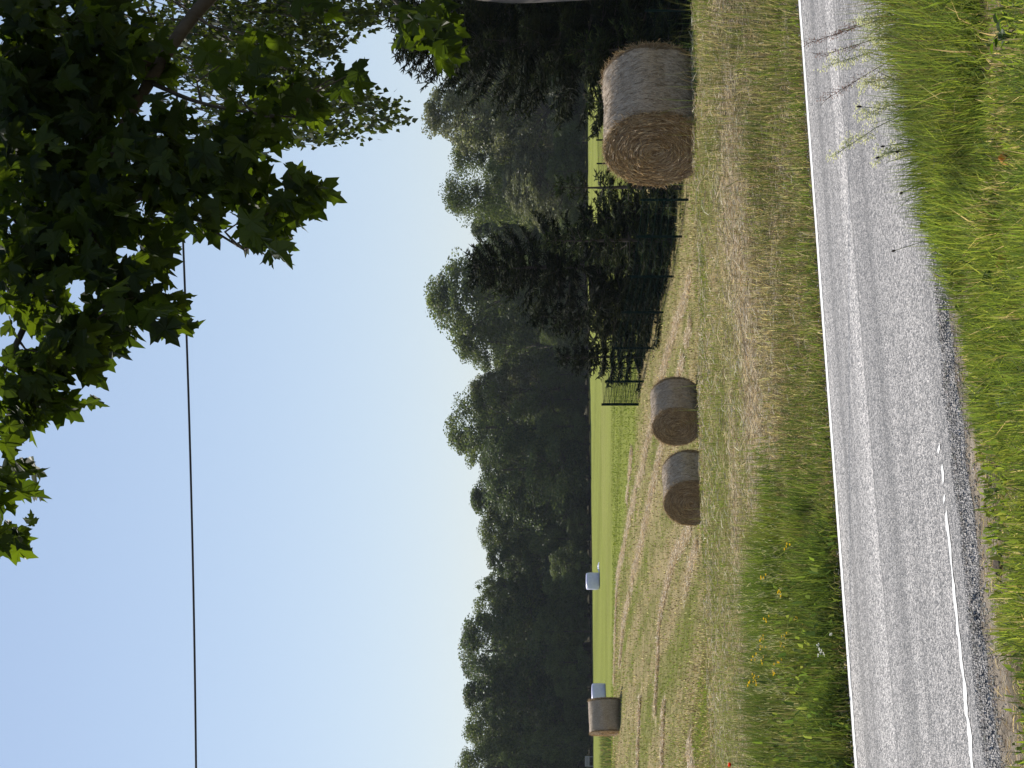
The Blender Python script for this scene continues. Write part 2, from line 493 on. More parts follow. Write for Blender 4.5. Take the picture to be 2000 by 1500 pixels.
        keep = vnoise(T[:-1] * 24, T[:-1] * 0, 39) > (gaps if gaps < 0 else gaps + .95 * sstep(5.6, 7.6, T[:-1] + .5 * vnoise(T[:-1] * 3, T[:-1] * 0, 37)))
        q = np.stack([k, k + 1, k + 1 + n, k + n], 1)[keep]
        m2 = MB(); m2.add(P, q)
        tag(place(m2.build(name, mw)), label, kind='structure')
    line(0.0, .15, .012, -1, 'edge_line', 'crisp white painted line along the far edge of the road')
    line(-4.84, .085, .04, .09, 'edge_line', 'worn white painted line along the near edge of the road')
road()

# ------------------------------------------------------------------ grass
def pick(pal, n, jit=.25):
    pal = np.array(pal, float)
    c = pal[rng.integers(0, len(pal), n)]
    return np.clip(c * (1 + jit * (rng.random((n, 1)) - .5) * 2) * (1 + .12 * (rng.random((n, 3)) - .5)), .005, .9)


def blades(mb, P, h, w, col, bend=.4, az=None, bdir=None, flat=0.0):
    n = len(P)
    P = np.asarray(P, float)
    h = np.broadcast_to(np.asarray(h, float), (n,))[:, None]; w = np.broadcast_to(np.asarray(w, float), (n,))[:, None]
    a = rng.random(n) * 2 * PI if az is None else az
    s = np.stack([np.cos(a), np.sin(a), np.zeros(n)], 1)
    b2 = rng.random(n) * 2 * PI if bdir is None else bdir
    b = np.stack([np.cos(b2), np.sin(b2), np.zeros(n)], 1)
    bd = (np.abs(rng.normal(0, bend, n)))[:, None]
    bd = np.clip(bd, 0, 1.6) + flat
    up = np.array([0, 0, 1.0])
    ln = np.sqrt(1 + bd ** 2)
    mid = P + (up * .55 + b * bd * .32) * h / ln ** .5
    tip = P + (up * np.maximum(1 - .22 * bd, .1) + b * bd) * h / ln
    V = np.stack([P - s * w * .5, P + s * w * .5, mid + s * w * .42, mid - s * w * .42, tip], 1).reshape(-1, 3)
    o = np.arange(n)[:, None] * 5
    mb.add(V, o + np.array([[0, 1, 2, 3]]), o + np.array([[3, 2, 4]]), np.repeat(col, 5, 0))


def strands(mb, P, D, L, w, col, arch=.1):
    """loose straw: short thin flat strips with middle raised"""
    n = len(P); P = np.asarray(P, float); D = np.asarray(D, float)
    D = D / np.linalg.norm(D, axis=1, keepdims=True)
    r = rng.normal(size=(n, 3)); s = np.cross(D, r); s /= np.linalg.norm(s, axis=1, keepdims=True) + 1e-9
    up = np.cross(s, D)
    L = np.broadcast_to(np.asarray(L, float), (n,))[:, None]; w = np.broadcast_to(np.asarray(w, float), (n,))[:, None]
    a = P - D * L / 2; c = P + D * L / 2; m = P + up * L * arch
    V = np.stack([a - s * w / 2, a + s * w / 2, m + s * w / 2, m - s * w / 2, c + s * w / 3, c - s * w / 3], 1).reshape(-1, 3)
    o = np.arange(n)[:, None] * 6
    mb.add(V, np.concatenate([o + np.array([[0, 1, 2, 3]]), o + np.array([[3, 2, 4, 5]])]), None, np.repeat(col, 6, 0))


def scatter(n, U0, U1, d0, d1, pw=2.0):
    """ground points in the widened view wedge, thinning with distance"""
    U = U0 + (U1 - U0) * rng.random(n)
    r = rng.random(n)
    k = pw - 1
    d = (d0 ** -k + r * (d1 ** -k - d0 ** -k)) ** (-1 / k)
    x = (U - 750) / F * d
    return x, d


G_fresh = [(.135, .185, .035), (.165, .215, .04), (.115, .16, .035), (.20, .235, .055), (.095, .14, .035)]
G_dark = [(.060, .095, .028), (.075, .115, .03), (.05, .08, .028), (.10, .13, .04)]
G_olive = [(.15, .155, .06), (.13, .135, .05), (.185, .175, .075), (.11, .12, .045)]
G_dry = [(.36, .295, .19), (.44, .365, .245), (.30, .24, .15), (.25, .20, .12), (.50, .43, .31)]
G_brown = [(.14, .105, .07), (.18, .135, .09), (.11, .085, .06)]


def stuff(mb, name, label, mat):
    return tag(mb.build(name, mat), label, kind='stuff')

# --- near verge (this side of the road)
def near_verge():
    mb = MB()
    x, y = scatter(150000, -350, 1850, 8.8, 18.5, 1.6)
    s = roadS(x, y); U = 750 + F * x / y
    patch = fbm(x * 1.3, y * 1.3, 61, 3)
    bare = sstep(.56, .66, fbm(x * 1.1 + 7, y * 1.1, 65, 3))
    left_thin = sstep(480, 60, U) * .62 + .8 * sstep(1300, 1420, U) * sstep(-7.2, -7.6, s)
    lim = -5.42 - .45 * (fbm(x * 1.7, y * 1.7, 63, 3) - .3)
    keep = (s < lim) & (rng.random(len(x)) > bare * .75 + left_thin) & (s > -9.5)
    x, y, s, U, patch = x[keep], y[keep], s[keep], U[keep], patch[keep]
    n = len(x)
    z = terr(x, y)
    tall = sstep(700, 1250, U) * sstep(-7.6, -6.6, s)
    h = (.045 + .10 * rng.random(n)) * (.35 + 1.7 * sstep(.32, .72, patch)) * (1 + 1.2 * tall * rng.random(n)) * (.65 + .35 * sstep(-5.6, -6.3, s))
    w = .004 + .009 * rng.random(n) ** 2
    col = pick(G_fresh, n, .4)
    kdry = rng.random(n) < (.10 + .35 * sstep(.5, .7, fbm(x * .8, y * .8, 67, 3)) + .25 * sstep(400, 0, U))
    col[kdry] = pick(G_olive + G_dry[:2], kdry.sum())
    kd = rng.random(n) < .06 + .4 * sstep(.5, .68, fbm(x * 2.2, y * 2.2, 69, 3)); col[kd] = pick(G_dark, kd.sum())
    col *= (.7 + .6 * fbm(x * 3, y * 3, 60, 2))[:, None]
    blades(mb, np.stack([x, y, z - .01], 1), h, w, col, .6)
    # dry thatch lying between the blades
    x, y = scatter(26000, -350, 1850, 8.8, 17.5, 1.6); s = roadS(x, y); k = (s < -5.45) & (s > -9.5); x, y = x[k], y[k]; n = len(x)
    D = np.stack([rng.normal(size=n), rng.normal(size=n), .25 * rng.normal(size=n)], 1)
    strands(mb, np.stack([x, y, terr(x, y) + .012], 1), D, .03 + .07 * rng.random(n), .003, pick(G_dry + G_brown + G_brown, n))
    # taller meadow grass on the right, standing in front of the road
    for cnt, U0, U1, s0, s1, h0, h1, pal, bw in ((14000, 830, 1800, -7.4, -5.5, .18, .45, G_fresh + G_dark, .006),
                                             (9000, 1020, 1800, -7.2, -5.55, .30, .70, G_fresh + G_fresh + G_dark + G_olive, .0062),
                                             (900, 1150, 1750, -7.0, -5.6, .45, .85, G_olive + G_brown, .0035)):
        x, y = scatter(cnt * 6, U0, U1, 9, 18, 1.6); s = roadS(x, y)
        k = (s > s0) & (s < s1) & (rng.random(len(x)) < sstep(.3, .55, fbm(x * 1.6, y * 1.6, 71 + cnt, 3)))
        x, y = x[k][:cnt], y[k][:cnt]; n = len(x)
        U = 750 + F * x / y
        hh = (h0 + (h1 - h0) * rng.random(n)) * (.35 + .65 * sstep(U0 - 20, U0 + 350, U)) * (.35 + .65 * sstep(-7.3, -6.3, roadS(x, y)))
        blades(mb, np.stack([x, y, terr(x, y) - .01], 1), hh, bw * (.6 + .8 * rng.random(n)), pick(pal, n, .4) * (.6 + .8 * fbm(x * 2.5, y * 2.5, 75, 3))[:, None], .6, bdir=6.28 * 2 * fbm(x * 1.2, y * 1.2, 76, 2) + rng.normal(0, .8, n))
    # broad low leaves (clover, plantain, dandelion)
    x, y = scatter(30000, -300, 1800, 8.8, 16.5, 1.6); s = roadS(x, y)
    k = (s < -5.7) & (s > -9.3) & (rng.random(len(x)) < .1 + .9 * sstep(.42, .6, fbm(x * 1.2, y * 1.2, 91, 3)))
    x, y = x[k], y[k]; n = len(x)
    blades(mb, np.stack([x, y, terr(x, y) + .01], 1), .03 + .07 * rng.random(n), .010 + .016 * rng.random(n) ** 2, pick(G_fresh + G_dark + [(.17, .24, .03)], n), .9)
    stuff(mb, 'verge_grass', 'bright green meadow grass on the near roadside verge', M_grass)
near_verge()

# --- far verge and the strip up to the crest
def far_verge():
    mb = MB()
    x, y = scatter(190000, -500, 2000, 16, 33, 1.7)
    s = roadS(x, y); U = 750 + F * x / y
    sm = strawmask(x, y)
    lim = .20 + .25 * fbm(x * 2, y * 2, 101, 3)
    k = (s > lim) & (rng.random(len(x)) > sm * .86)
    x, y, s, U, sm = x[k], y[k], s[k], U[k], sm[k]; n = len(x)
    p = fbm(x * .7, y * .7, 103, 4)
    verge = sstep(5.2, 2.6, s)                 # uncut verge; beyond it mown stubble
    h = .05 + .05 * rng.random(n) + verge * (.06 + .16 * p * rng.random(n))
    w = .005 + .004 * rng.random(n)
    col = pick(G_olive + G_fresh[:2], n)
    dryp = np.clip(.30 + .9 * (fbm(x * .5 + 3, y * .9, 107, 4) - .5) + .45 * verge * sstep(250, 700, U) - .2 * sstep(1.6, .5, s), 0, 1)
    kd = rng.random(n) < dryp; col[kd] = pick(G_dry + G_brown, kd.sum())
    gz_ = (sstep(27.2, 27.9, y) * sstep(31, 30, y) > rng.random(n) * 1.4); col[gz_] = pick(G_fresh + G_olive, gz_.sum())
    kg = rng.random(n) < .4 * sstep(1.8, .6, s); col[kg] = pick(G_dark + G_fresh, kg.sum())
    blades(mb, np.stack([x, y, terr(x, y) - .01], 1), h, w, col, 1.0)
    # tall uncut weeds at the left, thinning out to the right
    for cnt, U0, U1, s0, s1, h0, h1, pal, bw, bend in ((34000, -500, 700, .45, 4.6, .32, .70, G_dark + G_dark + G_fresh, .007, .35),
                                                   (9000, -500, 560, .5, 4.4, .45, .82, G_dark + G_olive, .006, .3),
                                                   (7000, 380, 1300, .4, 2.6, .15, .36, G_dark + G_olive, .006, .5),
                                                   (5000, 1150, 1900, .4, 4.0, .2, .45, G_olive + G_dry[:3] + G_dark, .006, .45),
                                                   (2600, -500, 600, .8, 5.5, .4, .8, G_dry + G_olive, .0045, .25)):
        x, y = scatter(cnt * 4, U0, U1, 15.5, 27, 1.7); s = roadS(x, y); U = 750 + F * x / y
        edge = sstep(U1, U1 - 330, U) if U0 < 0 else np.ones(len(x))
        k = (s > s0) & (s < s1) & (rng.random(len(x)) < edge * sstep(.36, .58, fbm(x * 1.5, y * 1.5, 131 + cnt, 3)))
        x, y, U, s = x[k][:cnt], y[k][:cnt], U[k][:cnt], s[k][:cnt]; n = len(x)
        tp = (.45 + .55 * sstep(U1, U1 - 420, U)) if U0 < 0 else 1.0
        hh = (h0 + (h1 - h0) * rng.random(n)) * tp * (.5 + .5 * sstep(.4, 1.2, s)) * (.5 + .9 * fbm(x * 1.8, y * 1.8, 181, 3))
        cc = pick(pal, n); kk = rng.random(n) < sstep(.46, .62, fbm(x * 1.3, y * 1.3, 185 + cnt, 3)); cc[kk] = pick(G_fresh + G_olive, kk.sum())
        bd_ = 6.28 * fbm(x * .9, y * .9, 188, 2) * 2 + rng.normal(0, .9, n)
        blades(mb, np.stack([x, y, terr(x, y) - .01], 1), hh, bw * (.7 + .6 * rng.random(n)), cc, bend, bdir=bd_)
    x, y = scatter(5000, -500, 620, 16.5, 24, 1.7); s = roadS(x, y); U = 750 + F * x / y
    k = (s > .8) & (s < 5) & (rng.random(len(x)) < sstep(.42, .62, fbm(x * 1.2, y * 1.2, 191, 3)) * sstep(620, 200, U)); x, y, U = x[k], y[k], U[k]; n = len(x)
    top = (.35 + .42 * rng.random(n)) * (.5 + .5 * sstep(620, 150, U))
    for q in range(5):
        D = np.stack([rng.normal(size=n), rng.normal(size=n), .6 + .5 * rng.random(n)], 1)
        strands(mb, np.stack([x + rng.normal(0, .012, n), y, terr(x, y) + top + rng.normal(0, .03, n)], 1), D * np.array([.35, .35, 1.2]), .025 + .025 * rng.random(n), .005, pick([(.26, .25, .16), (.22, .22, .13), (.34, .32, .23)], n))
    # leafy herbs among the weeds
    x, y = scatter(16000, -500, 1500, 15.5, 23, 1.7); s = roadS(x, y); U = 750 + F * x / y
    k = (s > .3) & (s < 3.6) & (rng.random(len(x)) < sstep(900, 100, U) * .8 + .12)
    x, y, U = x[k], y[k], U[k]; n = len(x)
    zz = terr(x, y) + rng.random(n) * .42 * sstep(650, 200, U)
    blades(mb, np.stack([x, y, zz], 1), .05 + .07 * rng.random(n), .018 + .02 * rng.random(n), pick(G_dark + G_fresh, n), .9)
    stuff(mb, 'verge_grass', 'mixed green and dry grass on the far verge and the crest of the field', M_far)
    # single long flowering stems standing over the stubble
    mb = MB()
    x, y = scatter(2600, -300, 1800, 19, 29.5, 1.7); s = roadS(x, y); U = 750 + F * x / y
    cl = sstep(.5, .62, fbm(x * .8, y * .8, 151, 3)) * .55 + .10 + .5 * np.exp(-((U - 1270) / 150) ** 2)
    k = (s > 1.6) & (rng.random(len(x)) < cl); x, y = x[k], y[k]; n = len(x)
    P = np.stack([x, y, terr(x, y)], 1); h = .28 + .36 * rng.random(n)
    bd = rng.random(n) * 2 * PI
    blades(mb, P, h, .0045, pick(G_olive + G_brown + G_dark, n), .3, bdir=bd)
    stuff(mb, 'meadow_stems', 'thin flowering grass stems standing over the stubble', M_far)
    # loose straw
    mb = MB()
    n = 240000
    x, y = scatter(n, -500, 2000, 17.5, 34, 1.7); sm = strawmask(x, y); s = roadS(x, y)
    k = (rng.random(n) < sm * .9 + .10) & (s > .9); x, y = x[k][:80000], y[k][:80000]; n = len(x)
    a = math.atan2(.12, .99) + rng.normal(0, .6, n)
    D = np.stack([np.cos(a), np.sin(a), .22 * rng.normal(size=n)], 1)
    strands(mb, np.stack([x, y, terr(x, y) + .01 + .05 * rng.random(n)], 1), D, .06 + .16 * rng.random(n), .005 + .003 * rng.random(n), pick(G_dry + [(.60, .51, .35), (.68, .59, .42), (.74, .65, .48)], n), .15)
    stuff(mb, 'loose_straw', 'pale loose straw lying in rows beside the road', M_straw)
far_verge()

# --- open field
def field():
    mb = MB()
    x, y = scatter(150000, -300, 1800, 32, 125, 1.9)
    sm = strawmask(x, y); fg = fargreen(x, y)
    k = (rng.random(len(x)) > sm * .8) ; x, y, fg = x[k], y[k], fg[k]; n = len(x)
    rowdir = (x * .93 + y * .37); n3 = fbm(rowdir * .9, (y * .93 - x * .37) * .05, 17, 4)
    col = pick(G_olive + G_fresh[:2], n)
    kd = rng.random(n) < np.clip((n3 - .5) * 1.7 + .42, .05, .9) * (1 - fg); col[kd] = pick(G_dry + G_brown + G_brown, kd.sum())
    kf = rng.random(n) < fg; col[kf] = pick([(.125, .155, .034), (.155, .178, .042), (.105, .132, .03)], kf.sum())
    blades(mb, np.stack([x, y, terr(x, y) - .01], 1), (.05 + .06 * rng.random(n)), .010 + .00022 * y, col, .7)
    stuff(mb, 'field_grass', 'short mown grass and stubble covering the hay field', M_far)
    mb = MB()
    # straw in the rows
    P = []
    for l in SWP:
        for a, b in zip(l[:-1], l[1:]):
            L = (b - a).length; m = int(L * 420)
            t = rng.random(m); off = rng.normal(0, .12, m)
            dx, dy = (b.x - a.x) / L, (b.y - a.y) / L
            P.append(np.stack([a.x + t * (b.x - a.x) - dy * off, a.y + t * (b.y - a.y) + dx * off], 1))
    P = np.concatenate(P)
    k = rng.random(len(P)) < sstep(.3, .5, fbm(P[:, 0] * .8, P[:, 1] * .8, 33, 3) + .1); P = P[k]; n = len(P)
    D = np.stack([rng.normal(-.37, .6, n), rng.normal(.93, .6, n), .2 * rng.normal(size=n)], 1)
    strands(mb, np.stack([P[:, 0], P[:, 1], terr(P[:, 0], P[:, 1]) + .02 + .05 * rng.random(n)], 1), D, .15 + .2 * rng.random(n), .012, pick([(.55, .45, .30), (.68, .57, .39), (.74, .64, .46), (.44, .35, .22)], n), .1)
    stuff(mb, 'loose_straw', 'pale straw rows left by the mower across the field', M_straw)
    # rank weeds at the far left beyond the lone bale
    mb = MB()
    n = 5000
    U = -120 + 195 * rng.random(n); d = 120 + 60 * rng.random(n); x = (U - 750) / F * d
    k = rng.random(n) < sstep(.35, .55, fbm(x * .3, d * .3, 161, 3)); x, d = x[k], d[k]; n = len(x)
    blades(mb, np.stack([x, d, terr(x, d)], 1), .4 + .6 * rng.random(n), .05, pick(G_dark + G_olive + G_brown, n), .5)
    stuff(mb, 'weed_patch', 'rank grey-green weeds in the field beyond the lone bale', M_far)
field()

# --- gravel along the near road edge
def gravel():
    mb = MB()
    n = 17000
    t = rng.uniform(1, 17, n); s = -5.30 - np.abs(rng.normal(0, .12, n)) * np.where(rng.random(n) < .3, -.5, 1) + .06
    k = rng.random(n) < .12; s[k] = rng.uniform(.12, .4, k.sum()); t[k] = rng.uniform(0, 26, k.sum())
    x = ROADU[0] * t + ROADN[0] * (s + S0); y = ROADU[1] * t + ROADN[1] * (s + S0)
    P = np.stack([x, y, np.maximum(terr(x, y) + .004, np.where(s > -5.24, -.005, -9) + 0 * x)], 1)
    base = np.array([(1, 0, 0), (-1, 0, 0), (0, 1, 0), (0, -1, 0), (0, 0, .7), (0, 0, -.7)], float)
    tri = np.array([(0, 2, 4), (2, 1, 4), (1, 3, 4), (3, 0, 4), (2, 0, 5), (1, 2, 5), (3, 1, 5), (0, 3, 5)])
    r = .003 + .009 * rng.random(n) ** 3
    V = base[None] * (r[:, None, None] * (1 + .5 * (rng.random((n, 6, 1)) - .5)))
    a = rng.random(n) * 6.28; c_, s_ = np.cos(a), np.sin(a)
    Vx = V[..., 0] * c_[:, None] - V[..., 1] * s_[:, None]; Vy = V[..., 0] * s_[:, None] + V[..., 1] * c_[:, None]
    V = np.stack([Vx, Vy, V[..., 2]], -1) + P[:, None]
    col = np.repeat(pick([(.34, .31, .27), (.24, .22, .195), (.46, .42, .37), (.16, .145, .13)], n), 6, 0)
    mb.add(V.reshape(-1, 3), None, (np.arange(n)[:, None, None] * 6 + tri[None]).reshape(-1, 3), col)
    m = leaf_mat('gravel', trans=0.0, rough=.8, spec=.3)
    stuff(mb, 'gravel', 'loose grey gravel along the crumbling road edge', m)
gravel()

# ------------------------------------------------------------------ hay bales
def bale_materials():
    m, nt, out = newmat('net_wrap')
    at = N(nt, 'ShaderNodeTexCoord')
    mp = N(nt, 'ShaderNodeMapping'); mp.inputs['Scale'].default_value = (60, 6, 6)
    nt.links.new(at.outputs['Object'], mp.inputs['Vector'])
    no = N(nt, 'ShaderNodeTexNoise', Scale=1.0, Detail=5, Roughness=.7); nt.links.new(mp.outputs[0], no.inputs['Vector'])
    n2 = N(nt, 'ShaderNodeTexNoise', Scale=60.0, Detail=5, Roughness=.7); nt.links.new(at.outputs['Object'], n2.inputs['Vector'])
    ad = N(nt, 'ShaderNodeMath', operation='ADD'); nt.links.new(no.outputs['Fac'], ad.inputs[0]); nt.links.new(n2.outputs['Fac'], ad.inputs[1])
    hf = N(nt, 'ShaderNodeMath', operation='MULTIPLY'); nt.links.new(ad.outputs[0], hf.inputs[0]); hf.inputs[1].default_value = .5
    cr = N(nt, 'ShaderNodeValToRGB'); el = cr.color_ramp.elements
    el[0].position = .34; el[0].color = (.20, .145, .095, 1); el[1].position = .66; el[1].color = (.62, .50, .37, 1)
    nt.links.new(hf.outputs[0], cr.inputs[0])
    pr = N(nt, 'ShaderNodeBsdfPrincipled', Roughness=.75); pr.inputs['Specular IOR Level'].default_value = .3
    nt.links.new(cr.outputs[0], pr.inputs['Base Color'])
    bp = N(nt, 'ShaderNodeBump', Strength=.7, Distance=.015); nt.links.new(hf.outputs[0], bp.inputs['Height']); nt.links.new(bp.outputs[0], pr.inputs['Normal'])
    nt.links.new(pr.outputs[0], out.inputs['Surface'])
    return m
M_net = bale_materials()
M_end = noise_mat('hay_end', (.06, .036, .018), (.24, .155, .08), 30, .95, .8, 50)


def make_bale(label, seed):
    R, L = .655, 1.26
    r_ = np.random.default_rng(seed)
    root = thing('hay_bale', label, 'hay bale', group='round hay bales lying on the field')
    def rad(a, x):
        rr = R + .012 * np.sin(3 * a + seed) + .010 * np.sin(7 * a + 2 * x) + .040 * (fbm(a * 3 + 9, x * 3 + seed * 3 + 9, seed, 3) - .5)
        return rr
    na, nx = 128, 26
    a = np.linspace(0, 2 * PI, na, endpoint=False); xs = np.linspace(-L / 2, L / 2, nx)
    A, X = np.meshgrid(a, xs)
    rr = rad(A, X)
    edge = np.clip((np.abs(X) / (L / 2) - .90) / .10, 0, 1)
    rr = rr - (.035 + .05 * fbm(A * 4 + 3, X * 3 + 9, seed + 4, 2)) * edge ** 2
    def ring(A, rr, X):
        y = rr * np.cos(A); z = R + rr * np.sin(A)
        z = np.maximum(z, .045 + .02 * np.cos(A) ** 2 * 0)
        z = z - .045
        y = y * (1 + .035 * np.exp(-(z / .35) ** 2))
        return np.stack([X, y, z], -1)
    P = ring(A, rr, X).reshape(-1, 3)
    idx = np.arange(na * nx).reshape(nx, na)
    q = np.stack([idx[:-1], np.roll(idx[:-1], -1, 1), np.roll(idx[1:], -1, 1), idx[1:]], -1).reshape(-1, 4)
    mb = MB(); mb.add(P, q)
    mb.build('net_wrap', M_net, root, smooth=True)
    # straw ends: coiled hay, slightly domed and ragged
    for sg in (-1, 1):
        mb = MB()
        nr = 22
        rs = np.linspace(0, 1, nr)
        A, S = np.meshgrid(a, rs)
        rr = S * (rad(A, np.full_like(A, sg * L / 2)) - .035)
        dome = .05 * (1 - S ** 2) + .035 * (fbm(S * 11 + A / 6.28 * 2, A * 1.5, seed + 5, 3) - .5) - .03 * np.exp(-(S / .1) ** 2)
        P = ring(A, rr, sg * (L / 2 - .004 + dome * .8)).reshape(-1, 3)
        idx = np.arange(na * nr).reshape(nr, na)
        q = np.stack([idx[:-1], np.roll(idx[:-1], -1, 1), np.roll(idx[1:], -1, 1), idx[1:]], -1).reshape(-1, 4)
        if sg < 0: q = q[:, ::-1]
        cc = np.array([.42, .28, .155]) * (.6 + .8 * fbm(S * 14 + A / 6.28, A * 2, seed + 8, 3)).reshape(-1, 1)
        mb.add(P, q, None, cc)
        n = 9000
        aa = r_.random(n) * 2 * PI; ss = np.sqrt(r_.random(n)) * 1.01
        coil = .75 + .5 * fbm(ss * 16 + aa / 6.28, aa * 1.3, seed + 15, 3)
        rr = ss * R * .985
        xx = sg * (L / 2 + .05 * (1 - ss ** 2) * .8 + .006 + .022 * r_.random(n))
        Pp = ring(aa, rr, xx)
        D = np.stack([sg * .12 * r_.normal(size=n), -np.sin(aa) + .25 * r_.normal(size=n), np.cos(aa) + .25 * r_.normal(size=n)], 1)
        pal = np.array([(.47, .325, .18), (.57, .42, .25), (.35, .235, .125), (.66, .52, .34), (.24, .155, .085)])
        col = pal[r_.integers(0, 5, n)] * (coil * (.8 + .4 * r_.random(n)))[:, None]
        strands(mb, Pp, D, .05 + .13 * r_.random(n), .004 + .004 * r_.random(n), col, .04)
        mb.build('straw_end', M_straw, root)
    # loose straw: ragged fringe round both rims, and fuzz caught in the net
    mb = MB()
    n = 3400
    aa = r_.random(n) * 2 * PI; sg = np.where(r_.random(n) < .5, -1, 1)
    rr = R - .03 + .02 * r_.random(n)
    Pp = ring(aa, rr, sg * (L / 2 - .03 + .05 * r_.random(n)))
    out = np.stack([np.zeros(n), np.cos(aa), np.sin(aa)], 1)
    D = out * (.8 * r_.random(n))[:, None] + np.stack([sg * .75 * r_.random(n), -np.sin(aa) * r_.normal(size=n), np.cos(aa) * r_.normal(size=n)], 1)
    Pp[:, 2] = np.maximum(Pp[:, 2], .02)
    pal = np.array([(.33, .23, .12), (.42, .31, .18), (.24, .16, .08), (.5, .40, .26)])
    strands(mb, Pp, D, .05 + .20 * r_.random(n) ** 2, .004 + .003 * r_.random(n), pal[r_.integers(0, 4, n)], .12)
    n = 7500
    aa = r_.random(n) * 2 * PI; x = (r_.random(n) - .5) * L * .97
    Pp = ring(aa, rad(aa, x) + .004, x); Pp[:, 2] = np.maximum(Pp[:, 2], .01)
    D = np.stack([.35 * r_.normal(size=n), -np.sin(aa) + .3 * np.cos(aa) * r_.normal(size=n) * .4, np.cos(aa) + .3 * np.sin(aa) * r_.normal(size=n) * .4], 1)
    pal = np.array([(.33, .275, .21), (.42, .36, .285), (.22, .17, .115), (.52, .46, .38)])
    strands(mb, Pp, D, .03 + .06 * r_.random(n), .003 + .003 * r_.random(n), pal[r_.integers(0, 4, n)], .06)
    mb.build('loose_straw', M_straw, root)
    return root


b1 = make_bale('largest hay bale, nearest the road, in front of the spruce trees at right', 1)
b2 = make_bale('hay bale just below the end of the green fence, right one of the close pair', 2)
b3 = copy_tree(b1, 'hay bale half sunk behind the grassy crest, left one of the close pair')
b4 = copy_tree(b2, 'lone distant hay bale far left, partly hiding a white wrapped bale')


def set_bale(o, U, d, beta, sink=.0, tilt=0):
    x = (U - 750) / F * d
    o.location = (x, d, gz(x, d) - .03 - sink)
    # the visible end (local -x) faces left and towards the camera
    o.rotation_euler = (0, tilt, PI / 2 - beta)
set_bale(b1, 1276, 29.0, math.radians(52), .0)
b1.scale = (1.03, 1.05, 1.05)
set_bale(b2, 697, 57, math.radians(40), 0)
set_bale(b3, 548, 51.5, math.radians(33), 0)
set_bale(b4, 101, 84, math.radians(72), .02, math.radians(-2))

# ------------------------------------------------------------------ white wrapped bales
def make_wrapped(label):
    root = thing('wrapped_bale', label, 'wrapped bale', group='white wrapped bales in the far meadow')
    mb = MB(); na = 64
    prof = [(0, 0), (.45, .0), (.66, .015), (.745, .07), (.775, .2), (.785, .5), (.785, .8), (.775, 1.05), (.75, 1.17), (.68, 1.235), (.5, 1.26), (.2, 1.272), (0, 1.275)]
    V = []
    for r, z in prof:
        for k in range(na):
            a = 2 * PI * k / na
            f = 1 + .014 * math.sin(5 * a + z * 9) + .010 * math.sin(13 * a - z * 14)
            V.append((r * f * math.cos(a), r * f * math.sin(a), z + .012 * math.sin(4 * a + 1) * r))
    q = [(i * na + k, i * na + (k + 1) % na, (i + 1) * na + (k + 1) % na, (i + 1) * na + k) for i in range(len(prof) - 1) for k in range(na)]
    mb.add(V, q); mb.build('film_wrap', M_wrapfilm, root, smooth=True)
    mb = MB()   # loose tail of film
    mb.tube([(.70, -.3, .12), (.86, -.42, .06), (.98, -.40, .10), (1.05, -.3, .03)], [.05, .04, .05, .015], 6)
    mb.build('film_tail', M_wrapfilm, root)
    return root
w1 = make_wrapped('white wrapped bale standing alone against the dark forest edge')
x = (365 - 750) / F * 193; w1.location = (x, 193, gz(x, 193))
w2 = copy_tree(w1, 'white wrapped bale half hidden behind the lone distant hay bale')
x = (148 - 750) / F * 186; w2.location = (x, 186, gz(x, 186)); w2.rotation_euler = (0, 0, 2.2)


def scrap():
    mb = MB(); n = 18
    T = np.linspace(-.42, .42, n)
    V = []
    for k, yy in enumerate((-.16, 0, .16)):
        zz = .03 + (.16 if k == 1 else 0) * (1 - (T / .45) ** 2) + .05 * vnoise(T * 9, T * 0 + k, 5)
        V.append(np.stack([T, np.full(n, yy) + .08 * vnoise(T * 6, T * 0 + k, 8), zz], 1))
    V = np.concatenate(V)
    q = [(k * n + i, k * n + i + 1, (k + 1) * n + i + 1, (k + 1) * n + i) for k in range(2) for i in range(n - 1)]
    mb.add(V, q)
    o = mb.build('plastic_scrap', M_wrapfilm)
    x = (393 - 750) / F * 192; o.location = (x, 192, gz(x, 192))
    tag(o, 'scrap of white film lying on the grass beside the wrapped bale', 'plastic film')
scrap()

